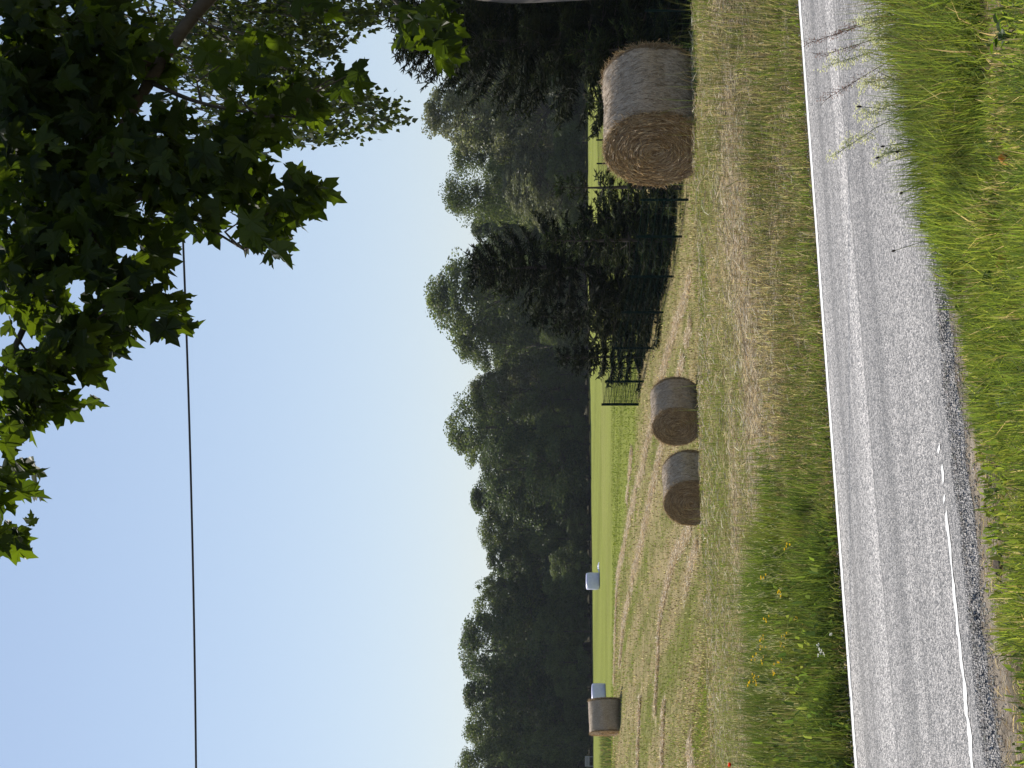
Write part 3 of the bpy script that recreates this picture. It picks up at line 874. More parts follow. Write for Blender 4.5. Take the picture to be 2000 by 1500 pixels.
# ------------------------------------------------------------------ garden fence
def fence():
    root = thing('panel_fence', 'dark green wire panel fence around the spruce garden', 'fence')
    B = [(1110, 57), (1038, 59.8), (960, 62.6), (890, 65.4), (820, 68.2), (755, 71), (710, 73.6)]
    pts = [((U - 750) / F * d, d) for U, d in B]
    A = [(pts[0][0] + 2.45 * k, 57 - .45 * k) for k in (4, 3, 2, 1)]
    line = A + pts
    x0, y0 = pts[-1]
    dx, dy = 12.1, 21.5; L = math.hypot(dx, dy)
    C = [(x0 + dx / L * 2.6 * k, y0 + dy / L * 2.6 * k) for k in range(1, 11)]
    line = line + C
    H = 1.26
    def post(x, y, r=.032):
        mb = MB(); z = gz(x, y)
        mb.box((x, y, z + H / 2 - .1), (r * 2, r * 2, H + .24))
        mb.box((x, y, z + H + .026), (r * 2.3, r * 2.3, .012))
        mb.build('post', M_fence, root)
    for i, (x, y) in enumerate(line):
        post(x, y, .042 if i in (9, 10) else .03)
    for i in range(len(line) - 1):
        (xa, ya), (xb, yb) = line[i], line[i + 1]
        za, zb = gz(xa, ya), gz(xb, yb)
        a = Vector((xa, ya, za)); b = Vector((xb, yb, zb)); d = b - a
        mb = MB()
        for k in range(7):
            z = .06 + k * (H - .1) / 6
            mb.tube([a + Vector((0, 0, z)), b + Vector((0, 0, z))], .0055, 4, cap=False)
        nn = int(d.length / (.09 if i >= 9 else .10))
        for k in range(1, nn):
            p = a + d * (k / nn)
            mb.tube([p + Vector((0, 0, .04)), p + Vector((0, 0, H - .02))], .0035, 3, cap=False)
        if i >= 9:
            for k in range(14):
                z = .06 + (k + .5) * (H - .1) / 14
                mb.tube([a + Vector((0, 0, z)), b + Vector((0, 0, z))], .004, 3, cap=False)
        mb.build('panel', M_fence, root)
fence()

# ------------------------------------------------------------------ spruce trees
def shoots(mb, A, D, L, r, col):
    """needle-clad twigs: slim three-sided spindles"""
    n = len(A); A = np.asarray(A); D = np.asarray(D); D = D / (np.linalg.norm(D, axis=1, keepdims=True) + 1e-9)
    ref = np.where(np.abs(D[:, 2:3]) < .9, np.array([[0, 0, 1.0]]), np.array([[1.0, 0, 0]]))
    s = np.cross(D, ref); s /= np.linalg.norm(s, axis=1, keepdims=True); u = np.cross(D, s)
    L = L[:, None]; r = np.broadcast_to(np.asarray(r, float), (n,))[:, None]
    ring = []
    ph = rng.random(n) * 6.28
    for k in range(3):
        w = (ph + 2 * PI * k / 3)[:, None]
        ring.append(A + D * L * .3 + (s * np.cos(w) + u * np.sin(w)) * r)
    V = np.stack([A] + ring + [A + D * L], 1).reshape(-1, 3)
    t = np.array([(0, 2, 1), (0, 3, 2), (0, 1, 3), (4, 1, 2), (4, 2, 3), (4, 3, 1)])
    mb.add(V, None, (np.arange(n)[:, None, None] * 5 + t[None]).reshape(-1, 3), np.repeat(col, 5, 0))


def make_spruce(H, R, label, seed, dens=1.0, sparse=False, top_pow=.8, low=.03):
    r_ = np.random.default_rng(seed)
    root = thing('spruce_tree', label, 'spruce tree', group='spruces in the fenced garden')
    mb = MB()
    mb.tube([(0, 0, -.3), (.02, 0, H * .3), (-.01, .02, H * .7), (0, 0, H * .98)], [.022 * H, .016 * H, .008 * H, .006], 8)
    br = mb
    cr = MB()
    PA = []; PD = []; PL = []; PR = []; PF = []
    z = low * H
    gap = (.30 if sparse else .40 if H > 5 else .27) / dens
    while z < H * .985:
        t = z / H
        nb = int(r_.integers(7, 10) if H > 5 else r_.integers(4, 7) if not sparse else r_.integers(4, 6))
        off = r_.random() * 6.28
        for k in range(nb):
            a = off + 6.28 * k / nb + r_.normal(0, .2)
            L = R * (1 - t) ** top_pow * (.82 + .30 * r_.random()) + .10
            z0 = z + r_.normal(0, .035)
            up0 = -.25 + .95 * t ** 1.5 + r_.normal(0, .07)     # low boughs droop, top ones rise
            m = max(3, int(L / .10))
            f = (np.arange(m) + .5) / m
            zz = z0 + L * (up0 * f - .18 * (1 - t) * f * (1 - f) * 1.5 + .16 * f ** 3)
            px = np.cos(a) * L * f; py = np.sin(a) * L * f
            P = np.stack([px, py, zz], 1)
            br.tube([(0, 0, z0), tuple(P[m // 2]), tuple(P[-1])], [.012 + .006 * L, .008, .004], 4, cap=False)
            ax = np.gradient(P, axis=0); ax /= np.linalg.norm(ax, axis=1, keepdims=True)
            side = np.array([-np.sin(a), np.cos(a), 0])
            for sg in (-1, 1):
                Ls = np.minimum(.16 + .55 * L * (1 - f) * (f + .25), .62) * (.7 + .6 * r_.random(m))
                Dd = ax * .75 + side * sg + np.array([0, 0, -.12]) + .18 * r_.normal(size=(m, 3))
                Dd /= np.linalg.norm(Dd, axis=1, keepdims=True)
                PA.append(P); PD.append(Dd); PL.append(Ls); PR.append(np.full(m, .026)); PF.append(f)
                # secondary twigs, hanging a little
                for j in range(3 if not sparse else 2):
                    g = .2 + .6 * r_.random(m)
                    B = P + Dd * (Ls * g)[:, None]
                    D2 = Dd * .7 + ax * .5 * r_.normal(size=(m, 1)) + side * sg * .3 + np.array([0, 0, -.8]) * r_.random((m, 1)) + .3 * r_.normal(size=(m, 3))
                    PA.append(B); PD.append(D2); PL.append(Ls * .5 * (.6 + .6 * r_.random(m)) + .07); PR.append(np.full(m, .023)); PF.append(f * .7 + g * .3)
            # shoot tip
            PA.append(P[-1:]); PD.append(ax[-1:] + np.array([[0, 0, .25]])); PL.append(np.array([.14 + .12 * r_.random()])); PR.append(np.array([.024])); PF.append(np.array([1.0]))
        z += gap * (.75 + .5 * r_.random()) * (1.0 if t < .8 else .8)
    # leader
    for k in range(9):
        a = r_.random() * 6.28
        PA.append(np.array([[0, 0, H * (.955 + .03 * r_.random())]])); PD.append(np.array([[math.cos(a) * .9, math.sin(a) * .9, .7 + r_.random()]])); PL.append(np.array([.16 + .14 * r_.random()])); PR.append(np.array([.02])); PF.append(np.array([1.0]))
    PA.append(np.array([[0, 0, H * .96]])); PD.append(np.array([[0.02, 0, 1.0]])); PL.append(np.array([.04 * H + .1])); PR.append(np.array([.02])); PF.append(np.array([1.0]))
    A = np.concatenate(PA); D = np.concatenate(PD); Ls = np.concatenate(PL); Rr = np.concatenate(PR)
    n = len(A)
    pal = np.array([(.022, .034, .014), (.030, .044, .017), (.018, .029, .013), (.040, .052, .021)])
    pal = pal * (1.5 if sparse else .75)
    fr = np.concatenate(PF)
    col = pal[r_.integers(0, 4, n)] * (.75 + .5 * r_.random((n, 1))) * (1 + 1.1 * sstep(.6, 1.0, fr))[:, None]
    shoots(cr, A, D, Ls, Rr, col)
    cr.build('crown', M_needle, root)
    br.build('trunk', M_bark, root)
    return root


def put(o, U, d, sink=.05, rz=None):
    x = (U - 750) / F * d
    o.location = (x, d, gz(x, d) - sink)
    if rz is not None: o.rotation_euler = (0, 0, rz)


def sph(U, Vtop, d):
    x = (U - 750) / F * d
    return (ZC - (Vtop - VH) / F * d) - gz(x, d)

s1 = make_spruce(sph(978, 908, 67.5), 2.75, 'broad dark spruce behind the middle of the green fence', 3, 1.0, top_pow=.70); put(s1, 978, 67.5)
s5 = make_spruce(sph(1418, 772, 59.5), 3.3, 'huge dark spruce rising behind the nearest hay bale', 5, 1.0, top_pow=.62); put(s5, 1418, 59.5)
s5b = make_spruce(sph(1500, 735, 61.5), 3.2, 'tall spruce at the right edge, behind the grey trunk', 6, .9, top_pow=.65); put(s5b, 1505, 61.5)
s2 = make_spruce(sph(802, 1085, 72.5), 1.15, 'small bushy spruce at the left end of the green fence', 8, 1.1, low=.02); put(s2, 802, 72.5)
s3 = make_spruce(sph(1030, 1062, 63), 1.15, 'young spruce with thin pale leader in front of the broad dark spruce', 9, 1, True); put(s3, 1030, 63)
s4 = make_spruce(sph(1134, 1080, 60.2), .85, 'sparse spruce sapling just left of the nearest hay bale', 10, .8, True); put(s4, 1134, 60.2)
s6 = make_spruce(sph(1403, 1105, 57.8), 1.35, 'young spruce with star-shaped top above the nearest hay bale', 12, 1, True); put(s6, 1403, 57.8)
s7 = make_spruce(sph(1302, 1150, 58.2), .9, 'low spruce whose tip just shows over the nearest hay bale', 13, 1, True); put(s7, 1302, 58.2)
s8 = make_spruce(sph(895, 1040, 69.5), 1.3, 'medium spruce merging with the left flank of the broad dark spruce', 15, 1); put(s8, 880, 70)
s9 = copy_tree(s2, 'low spruce deep in the garden behind the fence posts'); put(s9, 1075, 66); s9.scale = (1.2, 1.2, .9)
for U_, d_, k_, lab_ in ((1010, 65.2, .95, 'low spruce just behind the fence at the foot of the broad dark spruce'), (930, 67.5, .8, 'low spruce behind the fence, second from the small bushy one'), (868, 70.2, .75, 'low spruce behind the fence, next to the small bushy one'), (1085, 62.5, .7, 'low spruce behind the fence corner near the sapling')):
    q_ = copy_tree(s8, lab_); put(q_, U_, d_, rz=U_); q_.scale = (k_ * 1.25, k_ * 1.25, k_ * .62)
s10 = copy_tree(s5b, 'spruce filling the gap right of the nearest hay bale'); put(s10, 1600, 63, rz=1.2)

# ------------------------------------------------------------------ forest trees
def make_broadleaf(H, Wd, seed, nblob=34, nleaf=11000, low=.12, leaf=.34, sparse=False, pal=None, name='broadleaf_tree', limb=True):
    r_ = np.random.default_rng(seed)
    root = thing(name, 'x', 'tree')
    tr = MB()
    lean = r_.normal(0, .03 * H, 2)
    tr.tube([(0, 0, -.4), (lean[0] * .3, lean[1] * .3, H * .35), (lean[0], lean[1], H * .8)], [.022 * H, .016 * H, .006 * H], 8)
    cr = MB()
    # crown = many leafy boughs inside an uneven envelope
    C = []; S = []
    lobes = [(r_.random() * 6.28, .25 + .7 * r_.random(), .12 + .22 * r_.random()) for _ in range(7)]
    def env(t, a):
        tt = np.clip((t - low * .4) / (1.0 - low * .4), 0, 1) ** .92
        p = np.maximum(0, 1 - np.abs(2 * tt - 1) ** 2.5) ** .55
        e = np.ones_like(t)
        for la, lt, lw in lobes:
            e = e + lw * np.exp(-((np.angle(np.exp(1j * (a - la)))) / .7) ** 2 - ((t - lt) / .16) ** 2) - .04
        return Wd / 2 * p * e
    ts = low + (.97 - low) * r_.random(nblob) ** .85; as_ = r_.random(nblob) * 6.28
    ee = env(ts, as_) * (.35 + .62 * r_.random(nblob) ** .5)
    for k in range(nblob):
        t = ts[k]; a = as_[k]; rr = ee[k]
        c = (lean[0] * t + math.cos(a) * rr, lean[1] * t + math.sin(a) * rr, H * t)
        sz = (.05 + .06 * r_.random() ** 1.5) * Wd * (.8 if sparse else 1)
        C.append(c); S.append((sz * (1 + .3 * r_.normal()), sz * (1 + .2 * r_.normal()), sz * (.6 + .4 * r_.random())))
        if limb:
            zb = H * max(.12, t * .62)
            if k % 3 == 0 or sparse: tr.tube([(lean[0] * zb / H, lean[1] * zb / H, zb), (c[0] * .55, c[1] * .55, zb + (c[2] - zb) * .5), c], [.009 * H * (1.1 - t), .005 * H * (1.1 - t) + .02, .02], 5, cap=False)
    C = np.array(C); S = np.abs(np.array(S))
    b = r_.integers(0, nblob, nleaf)
    v = r_.normal(size=(nleaf, 3)); vl = np.linalg.norm(v, axis=1, keepdims=True); v = v / vl * np.minimum(vl, 1.75)
    P = C[b] + v * S[b] * .72
    # a share of the leaves fills the whole envelope so that the boughs grow together
    nf = int(nleaf * (.10 if sparse else .26))
    tf = low + (.985 - low) * r_.random(nf) ** .8; af = r_.random(nf) * 6.28
    rf = env(tf, af) * (r_.random(nf) ** .33) * .97
    g = fbm(af * 3.2 + 40, tf * 13 + seed, seed, 3)
    zf = H * tf + r_.normal(0, .2, nf)
    F_ = np.stack([lean[0] * tf + np.cos(af) * rf, lean[1] * tf + np.sin(af) * rf, zf], 1)
    ok = g > .40
    P[:nf][ok] = F_[ok]
    v[:nf][ok] = np.stack([np.cos(af), np.sin(af), 0 * af], 1)[ok]
    v /= np.linalg.norm(v, axis=1, keepdims=True)
    nrm = v * .5 + r_.normal(size=(nleaf, 3)) * .7 + np.array([0, 0, .35]); nrm /= np.linalg.norm(nrm, axis=1, keepdims=True)
    u = np.cross(nrm, r_.normal(size=(nleaf, 3))); u /= np.linalg.norm(u, axis=1, keepdims=True); w = np.cross(nrm, u)
    sz = (leaf * (.55 + .8 * r_.random(nleaf)))[:, None]
    V = np.stack([P - u * sz * .5, P + w * sz * .32, P + u * sz * .5, P - w * sz * .32], 1).reshape(-1, 3)
    if pal is None: pal = [(.045, .062, .024), (.058, .076, .028), (.036, .052, .022), (.075, .088, .04)]
    pal = np.array(pal)
    tone = (.68 + .64 * r_.random(nblob))[b][:, None]
    col = pal[r_.integers(0, len(pal), nleaf)] * tone * (.85 + .3 * r_.random((nleaf, 1)))
    cr.add(V, np.arange(nleaf)[:, None] * 4 + np.array([[0, 1, 2, 3]]), None, np.repeat(col, 4, 0))
    tr.build('trunk', M_bark, root)
    cr.build('crown', M_crown, root)
    return root

PAL_grey = [(.085, .098, .055), (.105, .115, .07), (.065, .078, .042), (.12, .13, .085)]
PAL_mid = [(.055, .078, .026), (.068, .092, .03), (.044, .062, .024), (.085, .105, .04)]
PAL_deep = [(.036, .056, .022), (.046, .068, .025), (.030, .046, .020), (.058, .075, .03)]
TPL = {
    'round': make_broadleaf(18, 11.5, 21, 85, 30000, .08, .27, pal=PAL_mid),
    'tall': make_broadleaf(18, 8.0, 22, 75, 26000, .08, .27, pal=PAL_deep),
    'grey': make_broadleaf(18, 9.5, 23, 90, 30000, .06, .25, pal=PAL_grey),
    'sparse': make_broadleaf(18, 8.5, 24, 75, 14000, .16, .25, sparse=True, pal=PAL_mid),
    'wide': make_broadleaf(18, 14, 25, 95, 33000, .05, .28, pal=PAL_deep),
    'loose': make_broadleaf(18, 10.5, 27, 75, 24000, .06, .26, pal=PAL_mid),
    'shrub': make_broadleaf(18, 17, 28, 60, 18000, .03, .5, pal=PAL_mid, limb=False),
    'greyshrub': make_broadleaf(18, 15, 29, 60, 18000, .03, .46, pal=PAL_mid, limb=False),
}
USED = set()


def tree(kind, U, Vtop, wpx, d, label, group='trees along the forest edge', name=None, cat=None):
    x = (U - 750) / F * d
    z = gz(x, d)
    H = (ZC - (Vtop - VH) / F * d) - z
    src = TPL[kind]
    nat = {'round': 11.5, 'tall': 8.0, 'grey': 9.5, 'sparse': 8.5, 'wide': 14, 'loose': 10.5, 'shrub': 17, 'greyshrub': 15}[kind]
    wm = wpx / F * d
    if kind in USED: o = copy_tree(src)
    else: o = src; USED.add(kind)
    o['label'] = label; o['group'] = group
    if cat: o['category'] = cat
    if name: o.name = name
    o.location = (x, d, z)
    hs = H / 18 / .97
    ws = wm / nat
    o.scale = (ws, ws, hs)
    o.rotation_euler = (0, 0, random.random() * 6.28)
    return o

FRONT = [
    ('grey', 1285, 838, 175, 240, 'grey-green tree with fine open crown beside the huge dark spruce'),
    ('loose', 1200, 893, 120, 246, 'green tree with a notched top between the ragged-topped tree and the grey-green one'),
    ('loose', 1115, 878, 125, 243, 'tree with a ragged, thin top just right of the broad dark spruce'),
    ('grey', 1135, 985, 150, 238, 'pale lower tree filling in below the ragged thin-topped tree'),
    ('tall', 1048, 925, 95, 250, 'narrow dark tree in the gap right of the broad dark spruce'),
    ('round', 930, 846, 215, 262, 'highest round-crowned tree, directly above the broad dark spruce'),
    ('loose', 825, 903, 140, 262, 'tree on the falling shoulder left of the highest round crown'),
    ('grey', 742, 925, 105, 264, 'feathery light tree in the dip above the end of the fence'),
    ('round', 665, 882, 150, 262, 'round airy-topped tree above the gap between the close pair of bales'),
    ('wide', 585, 943, 160, 258, 'low spreading tree left of the airy round crown'),
    ('tall', 532, 925, 110, 264, 'dark tree with clipped domed top above the left bale of the close pair'),
    ('loose', 462, 945, 115, 263, 'even-topped tree in the lower stretch of the forest edge'),
    ('tall', 405, 955, 90, 263, 'slim tree just right of the lone wrapped bale'),
    ('sparse', 352, 932, 60, 266, 'thin wispy-topped tree straight behind the lone wrapped bale'),
    ('round', 315, 935, 120, 265, 'leafy tree just left of the wispy-topped tree'),
    ('wide', 228, 904, 190, 264, 'massive dense dark tree, highest of the left half of the forest'),
    ('tall', 138, 910, 110, 263, 'dense tree rising behind the lone distant hay bale'),
    ('round', 70, 916, 130, 262, 'dense tree between the lone hay bale and the left edge'),
    ('loose', 8, 908, 120, 262, 'tree at the left edge of the picture, above the bench'),
    ('wide', -80, 915, 190, 264, 'tree beyond the left edge of the picture'),
    ('round', 1390, 880, 190, 250, 'tree mostly hidden behind the huge dark spruce'),
    ('wide', 1500, 870, 220, 252, 'tree hidden behind the spruces at the right edge'),
]
for kind, U, Vt, wpx, d, lab in FRONT:
    tree(kind, U, Vt, wpx * (1.42 if U < 720 else 1.25), d, lab)
# second and third rows close the view through the wood
ks = ['wide', 'round', 'tall', 'loose', 'wide', 'round']
def topline(U):
    return np.interp(U, [-250, 0, 70, 230, 315, 400, 530, 585, 665, 742, 825, 930, 1048, 1115, 1200, 1285, 1400, 1700],
                     [925, 925, 930, 922, 950, 958, 938, 942, 912, 945, 925, 885, 950, 930, 915, 870, 890, 890])
i = 0
for row, (d, dv, stp) in enumerate(((276, 16, 62), (292, 22, 75))):
    U = -260 + 20 * row
    while U < 1720:
        dd = d + random.uniform(-5, 5) - (20 if U > 1000 else 0)
        tree(ks[i % 6], U + random.uniform(-15, 15), topline(U) + dv + random.uniform(0, 40), random.uniform(150, 210), dd,
             'tall tree standing in the rows behind the forest edge', 'trees deep in the forest')
        i += 1; U += stp
# thicket further in
for j, U in enumerate(np.arange(-250, 1750, 85)):
    d = 300 + random.uniform(-3, 3)
    x0 = (U - 750) / F * d
    vb = VH - (gz(x0, d) - ZC) / d * F
    tree('shrub', U, vb - random.uniform(90, 130), 170, d, 'dark thicket closing the view deep in the forest', 'thickets deep in the forest', name='forest_bush', cat='bush')
# undergrowth along the edge
for j, U in enumerate(np.arange(-200, 1700, 46)):
    kind = 'greyshrub' if (j * 7) % 5 < 2 else 'shrub'
    d = 257 + random.uniform(-2, 3) - (22 if U > 1000 else 0)
    x0 = (U - 750) / F * d
    vb = VH - (gz(x0, d) - ZC) / d * F
    tree(kind, U + random.uniform(-15, 15), vb - random.uniform(35, 120), random.uniform(60, 115), d,
         'leafy bush in the undergrowth at the foot of the forest', 'bushes at the foot of the forest', name='forest_bush', cat='bush')

# ------------------------------------------------------------------ bench at the forest edge
def bench():
    d = 252; U = 13; x = (U - 750) / F * d
    root = thing('garden_bench', 'small weathered bench at the shaded forest edge, far left', 'bench', (x, d, gz(x, d)), .1)
    m = MB()
    for k in range(3): m.box((0, -.05 - .13 * k, .45), (1.25, .11, .04))
    m.build('seat', M_bench, root)
    m = MB()
    for k in range(3): m.box((0, .07, .6 + .17 * k), (1.25, .035, .13))
    m.build('backrest', M_bench, root)
    for sx in (-.55, .55):
        for sy, h in ((-.32, .43), (.11, 1.0)):
            m = MB(); m.box((sx, sy, h / 2), (.07, .06, h)); m.build('leg', M_bench, root)
bench()

# ------------------------------------------------------------------ overhead cable
def cable():
    d = 22
    pts = []
    xs = np.linspace(-1500, 2900, 70)
    co = np.polyfit([0, 1080, 1455, 500], [383, 356, 338, 374], 2)
    for U in xs:
        pts.append(W(U, np.polyval(co, U), d))
    mb = MB(); mb.tube(pts, .0115, 8)
    tag(mb.build('overhead_cable', M_cable, smooth=True), 'thin black overhead cable crossing the sky behind the maple leaves', 'cable')
cable()

# ------------------------------------------------------------------ maple in the foreground
half = [(0, 0), (.10, -.07), (.36, -.05), (.29, .07), (.47, .10), (.62, .36), (.70, .50), (.52, .47), (.47, .58), (.24, .47), (.21, .62), (.30, .74), (.15, .77), (.10, .90), (0, 1.08)]
outl = half + [(-a, b) for a, b in half[-2:0:-1]]
LEAF = np.array([(0, .33)] + outl); LT = np.array([(0, k, k % len(outl) + 1) for k in range(1, len(outl) + 1)])


def maple():
    r_ = np.random.default_rng(44)
    root = thing('maple_tree', 'maple with dark backlit leaves hanging into the upper right corner', 'maple tree', (1.64, 8.1, gz(1.64, 8.1)))
    off = np.array(root.location)
    # trunk, leaning out of the picture at the right
    def wp(U, V, d=8.1): return np.array(W(U, V, d)) - off
    tr = MB()
    rr = .165
    k = F / 8.1
    edge = [(2260, 1512), (1500, 1510), (1250, 1506), (1172, 1499), (1100, 1495), (1040, 1492), (1000, 1491), (950, 1495), (925, 1499), (860, 1507), (700, 1522), (450, 1550), (100, 1575), (-500, 1600), (-1400, 1610), (-2400, 1600)]
    pts = []; rad = []
    for V, U in edge:
        r = rr * (1.15 if V > 1900 else 1.0) if V > 400 else max(.03, rr * (1 - (400 - V) / 3300))
        c = wp(U + 3, V); c[0] += r; pts.append(c); rad.append(r)
    tr.tube(pts, rad, 20)
    tr.build('trunk', M_bark_pale, root, smooth=True)
    # boughs
    bo = MB()
    BO = [
        ([(1560, 470, 8.1), (1500, 402, 8.0), (1420, 340, 7.9), (1340, 292, 7.8), (1265, 246, 7.7), (1180, 205, 7.7), (1080, 160, 7.6), (960, 90, 7.6), (820, 30, 7.5), (650, -60, 7.4), (480, -130, 7.4)], .030, .006),
        ([(1265, 246, 7.7), (1200, 270, 7.65), (1120, 330, 7.6), (1060, 400, 7.6), (1010, 480, 7.6)], .010, .003),
        ([(1340, 292, 7.8), (1300, 380, 7.7), (1280, 480, 7.7), (1270, 580, 7.7)], .010, .003),
        ([(1570, 100, 8.2), (1400, 20, 8.0), (1200, -60, 7.9), (1000, -160, 7.9), (700, -300, 7.9), (400, -380, 7.9)], .035, .006),
        ([(1080, 160, 7.6), (1000, 200, 7.55), (930, 250, 7.5), (890, 310, 7.5)], .009, .003),
        ([(1000, -160, 7.9), (960, -20, 7.8), (1030, 60, 7.8), (1080, 20, 7.8)], .012, .005),
        ([(1575, 680, 8.1), (1530, 740, 8.0), (1470, 800, 7.9), (1430, 850, 7.85)], .012, .003),
        ([(1590, -400, 8.2), (1300, -600, 8.1), (900, -800, 8.0), (500, -900, 8.0)], .04, .006),
        ([(1600, -800, 8.2), (1500, -1100, 9.0), (1300, -1300, 9.6)], .04, .008),
        ([(1600, -500, 8.2), (1500, -700, 9.4), (1250, -800, 10.4), (1000, -850, 11.0)], .04, .006),
        ([(1600, -900, 8.2), (1900, -1200, 8.4), (2300, -1300, 8.6)], .04, .008),
        ([(1590, -300, 8.2), (1900, -500, 8.0), (2400, -500, 8.0)], .04, .008),
    ]
    nodes = []
    for pl, ra, rb in BO:
        p = [wp(*q) for q in pl]
        # smooth by midpoint subdivision
        for _ in range(2):
            n_ = [p[0]]
            for a, b in zip(p[:-1], p[1:]): n_ += [a * .75 + b * .25, a * .25 + b * .75]
            n_.append(p[-1]); p = n_
        bo.tube(p, list(np.linspace(ra, rb, len(p))), 8)
        nodes += p
    nodes = np.array(nodes)
    # leaf clusters: (U, V, d, spread U px, spread V px, count)
    CL = [
        (1420, 60, 7.8, 110, 90, 95), (1290, 50, 7.8, 110, 80, 90), (1160, 50, 7.7, 100, 80, 85), (1040, 60, 7.7, 90, 80, 80), (930, 50, 7.6, 80, 60, 60),
        (1440, 180, 7.8, 80, 80, 65), (1330, 170, 7.8, 90, 80, 80), (1210, 160, 7.7, 90, 70, 75), (1090, 170, 7.6, 80, 60, 60), (1000, 150, 7.6, 60, 70, 45),
        (1190, 260, 7.6, 80, 60, 55), (1080, 270, 7.55, 60, 50, 38), (1250, 330, 7.6, 60, 50, 32), (1380, 280, 7.8, 70, 60, 32),
        (1140, 340, 7.55, 60, 45, 34), (1085, 385, 7.5, 30, 30, 14), (1180, 420, 7.6, 60, 40, 34), (1130, 455, 7.55, 50, 40, 30), (1230, 470, 7.6, 50, 45, 28),
        (1110, 545, 7.55, 45, 42, 24), (1130, 590, 7.5, 38, 28, 14), (1040, 515, 7.5, 26, 38, 12), (1075, 480, 7.5, 35, 35, 14), (1020, 545, 7.5, 18, 18, 4),
        (920, 265, 7.5, 40, 45, 26), (900, 320, 7.5, 30, 30, 12), (870, 340, 7.5, 14, 14, 3), (950, 220, 7.5, 40, 40, 24), (985, 285, 7.5, 30, 30, 12),
        (860, 150, 7.5, 60, 60, 40), (880, 210, 7.5, 30, 25, 8), (800, 130, 7.5, 45, 55, 32), (830, 190, 7.5, 20, 20, 5), (770, 60, 7.5, 50, 50, 32), (720, 55, 7.5, 40, 60, 24), (720, 130, 7.5, 16, 18, 4), (690, 25, 7.5, 16, 25, 5),
        (640, 15, 7.45, 35, 22, 9), (585, 15, 7.45, 40, 25, 14), (530, 12, 7.45, 35, 20, 9), (465, 22, 7.45, 30, 20, 9), (450, 0, 7.45, 40, 20, 8),
        (1340, 510, 7.7, 50, 45, 15), (1300, 585, 7.7, 45, 40, 14), (1380, 440, 7.8, 70, 50, 12), (1350, 655, 7.8, 20, 20, 4), (1360, 695, 7.8, 14, 18, 3), (1430, 500, 7.9, 50, 50, 8), (1270, 530, 7.65, 35, 30, 8),
        (1455, 800, 7.9, 32, 28, 16), (1430, 845, 7.85, 30, 26, 14), (1480, 840, 7.9, 22, 36, 12), (1486, 600, 7.95, 16, 40, 6),
    ]
    # the rest of the crown, unseen above the picture, extended to shade visible leaves
    for _ in range(150):
        U = r_.uniform(250, 2600); V = -r_.uniform(60, 2100)
        d = r_.uniform(7.2, 11.2)
        c = (1650 - U) / 1400
        if (U - 1650) ** 2 / 1400 ** 2 + (V + 900) ** 2 / 1300 ** 2 > 1: continue
        CL.append((U, V, d, 130, 110, 52))
    for _ in range(22):                      # unseen clusters added behind, towards the sun, to shade the leaves
        CL.append((r_.uniform(900, 1900), -r_.uniform(40, 600), r_.uniform(8.4, 10.5), 130, 110, 50))
    lf = MB(); tw = MB()
    for (U, V, d, su, sv, n) in CL:
        if V > -55: n = max(3, int(n * .9)); su *= 1.05; sv *= 1.05
        c = wp(U, V, d)
        k = d / F
        # twig from the nearest bough
        j = np.argmin(np.linalg.norm(nodes - c, axis=1)); a = nodes[j]
        if np.linalg.norm(c - a) > .05 and np.linalg.norm(c - a) < 1.6:
            mid = (a + c) / 2 + np.array([0, 0, .06])
            tw.tube([a, mid, c], [.006, .004, .002], 5, cap=False)
        q = r_.normal(size=(n, 3)); q /= np.linalg.norm(q, axis=1, keepdims=True); q *= (r_.random((n, 1)) ** .45)
        P = c + q * np.array([su * k, .28 + .2 * r_.random(), sv * k])
        # blade: hangs outward and down
        tipd = np.stack([r_.normal(-.35, .6, n), r_.normal(-.15, .6, n), r_.normal(-.75, .45, n)], 1); tipd /= np.linalg.norm(tipd, axis=1, keepdims=True)
        nr = np.stack([r_.normal(0, .6, n), r_.normal(-.45, .6, n), r_.normal(.6, .5, n)], 1)
        nr -= tipd * np.sum(nr * tipd, 1, keepdims=True); nr /= np.linalg.norm(nr, axis=1, keepdims=True)
        sd = np.cross(tipd, nr)
        L = (.072 + .045 * r_.random(n))
        L = np.where(r_.random(n) < .12, L * .65, L)
        lx = LEAF[:, 0]; ly = LEAF[:, 1]
        fold = r_.uniform(.05, .55, n); droop = r_.uniform(-.05, .45, n); tws = r_.normal(0, .25, n)
        zz = fold[:, None] * np.abs(lx)[None] - droop[:, None] * (ly[None] ** 2) + tws[:, None] * lx[None] * ly[None] + .03 * r_.normal(size=(n, len(lx)))
        wdt = r_.uniform(.85, 1.15, n)
        Vv = P[:, None] + (L[:, None, None]) * (sd[:, None] * (lx[None] * wdt[:, None])[..., None] + tipd[:, None] * ly[None, :, None] + nr[:, None] * zz[..., None])
        pal = np.array([(.045, .075, .018), (.06, .095, .02), (.035, .06, .018), (.075, .115, .022)])
        col = pal[r_.integers(0, 4, n)] * (.8 + .4 * r_.random((n, 1)))
        m = len(lx)
        lf.add(Vv.reshape(-1, 3), None, (np.arange(n)[:, None, None] * m + LT[None]).reshape(-1, 3), np.repeat(col, m, 0))
        for i in range(n):
            if r_.random() < .5 and V > -120:
                b = c + (P[i] - c) * .25
                tw.tube([b, (b + P[i]) / 2 + np.array([0, 0, .015]), P[i]], .0013, 3, cap=False)
    lf.build('foliage', M_maple, root)
    bo.build('boughs', M_bark, root, smooth=True)
    tw.build('twigs', M_bark, root)
maple()

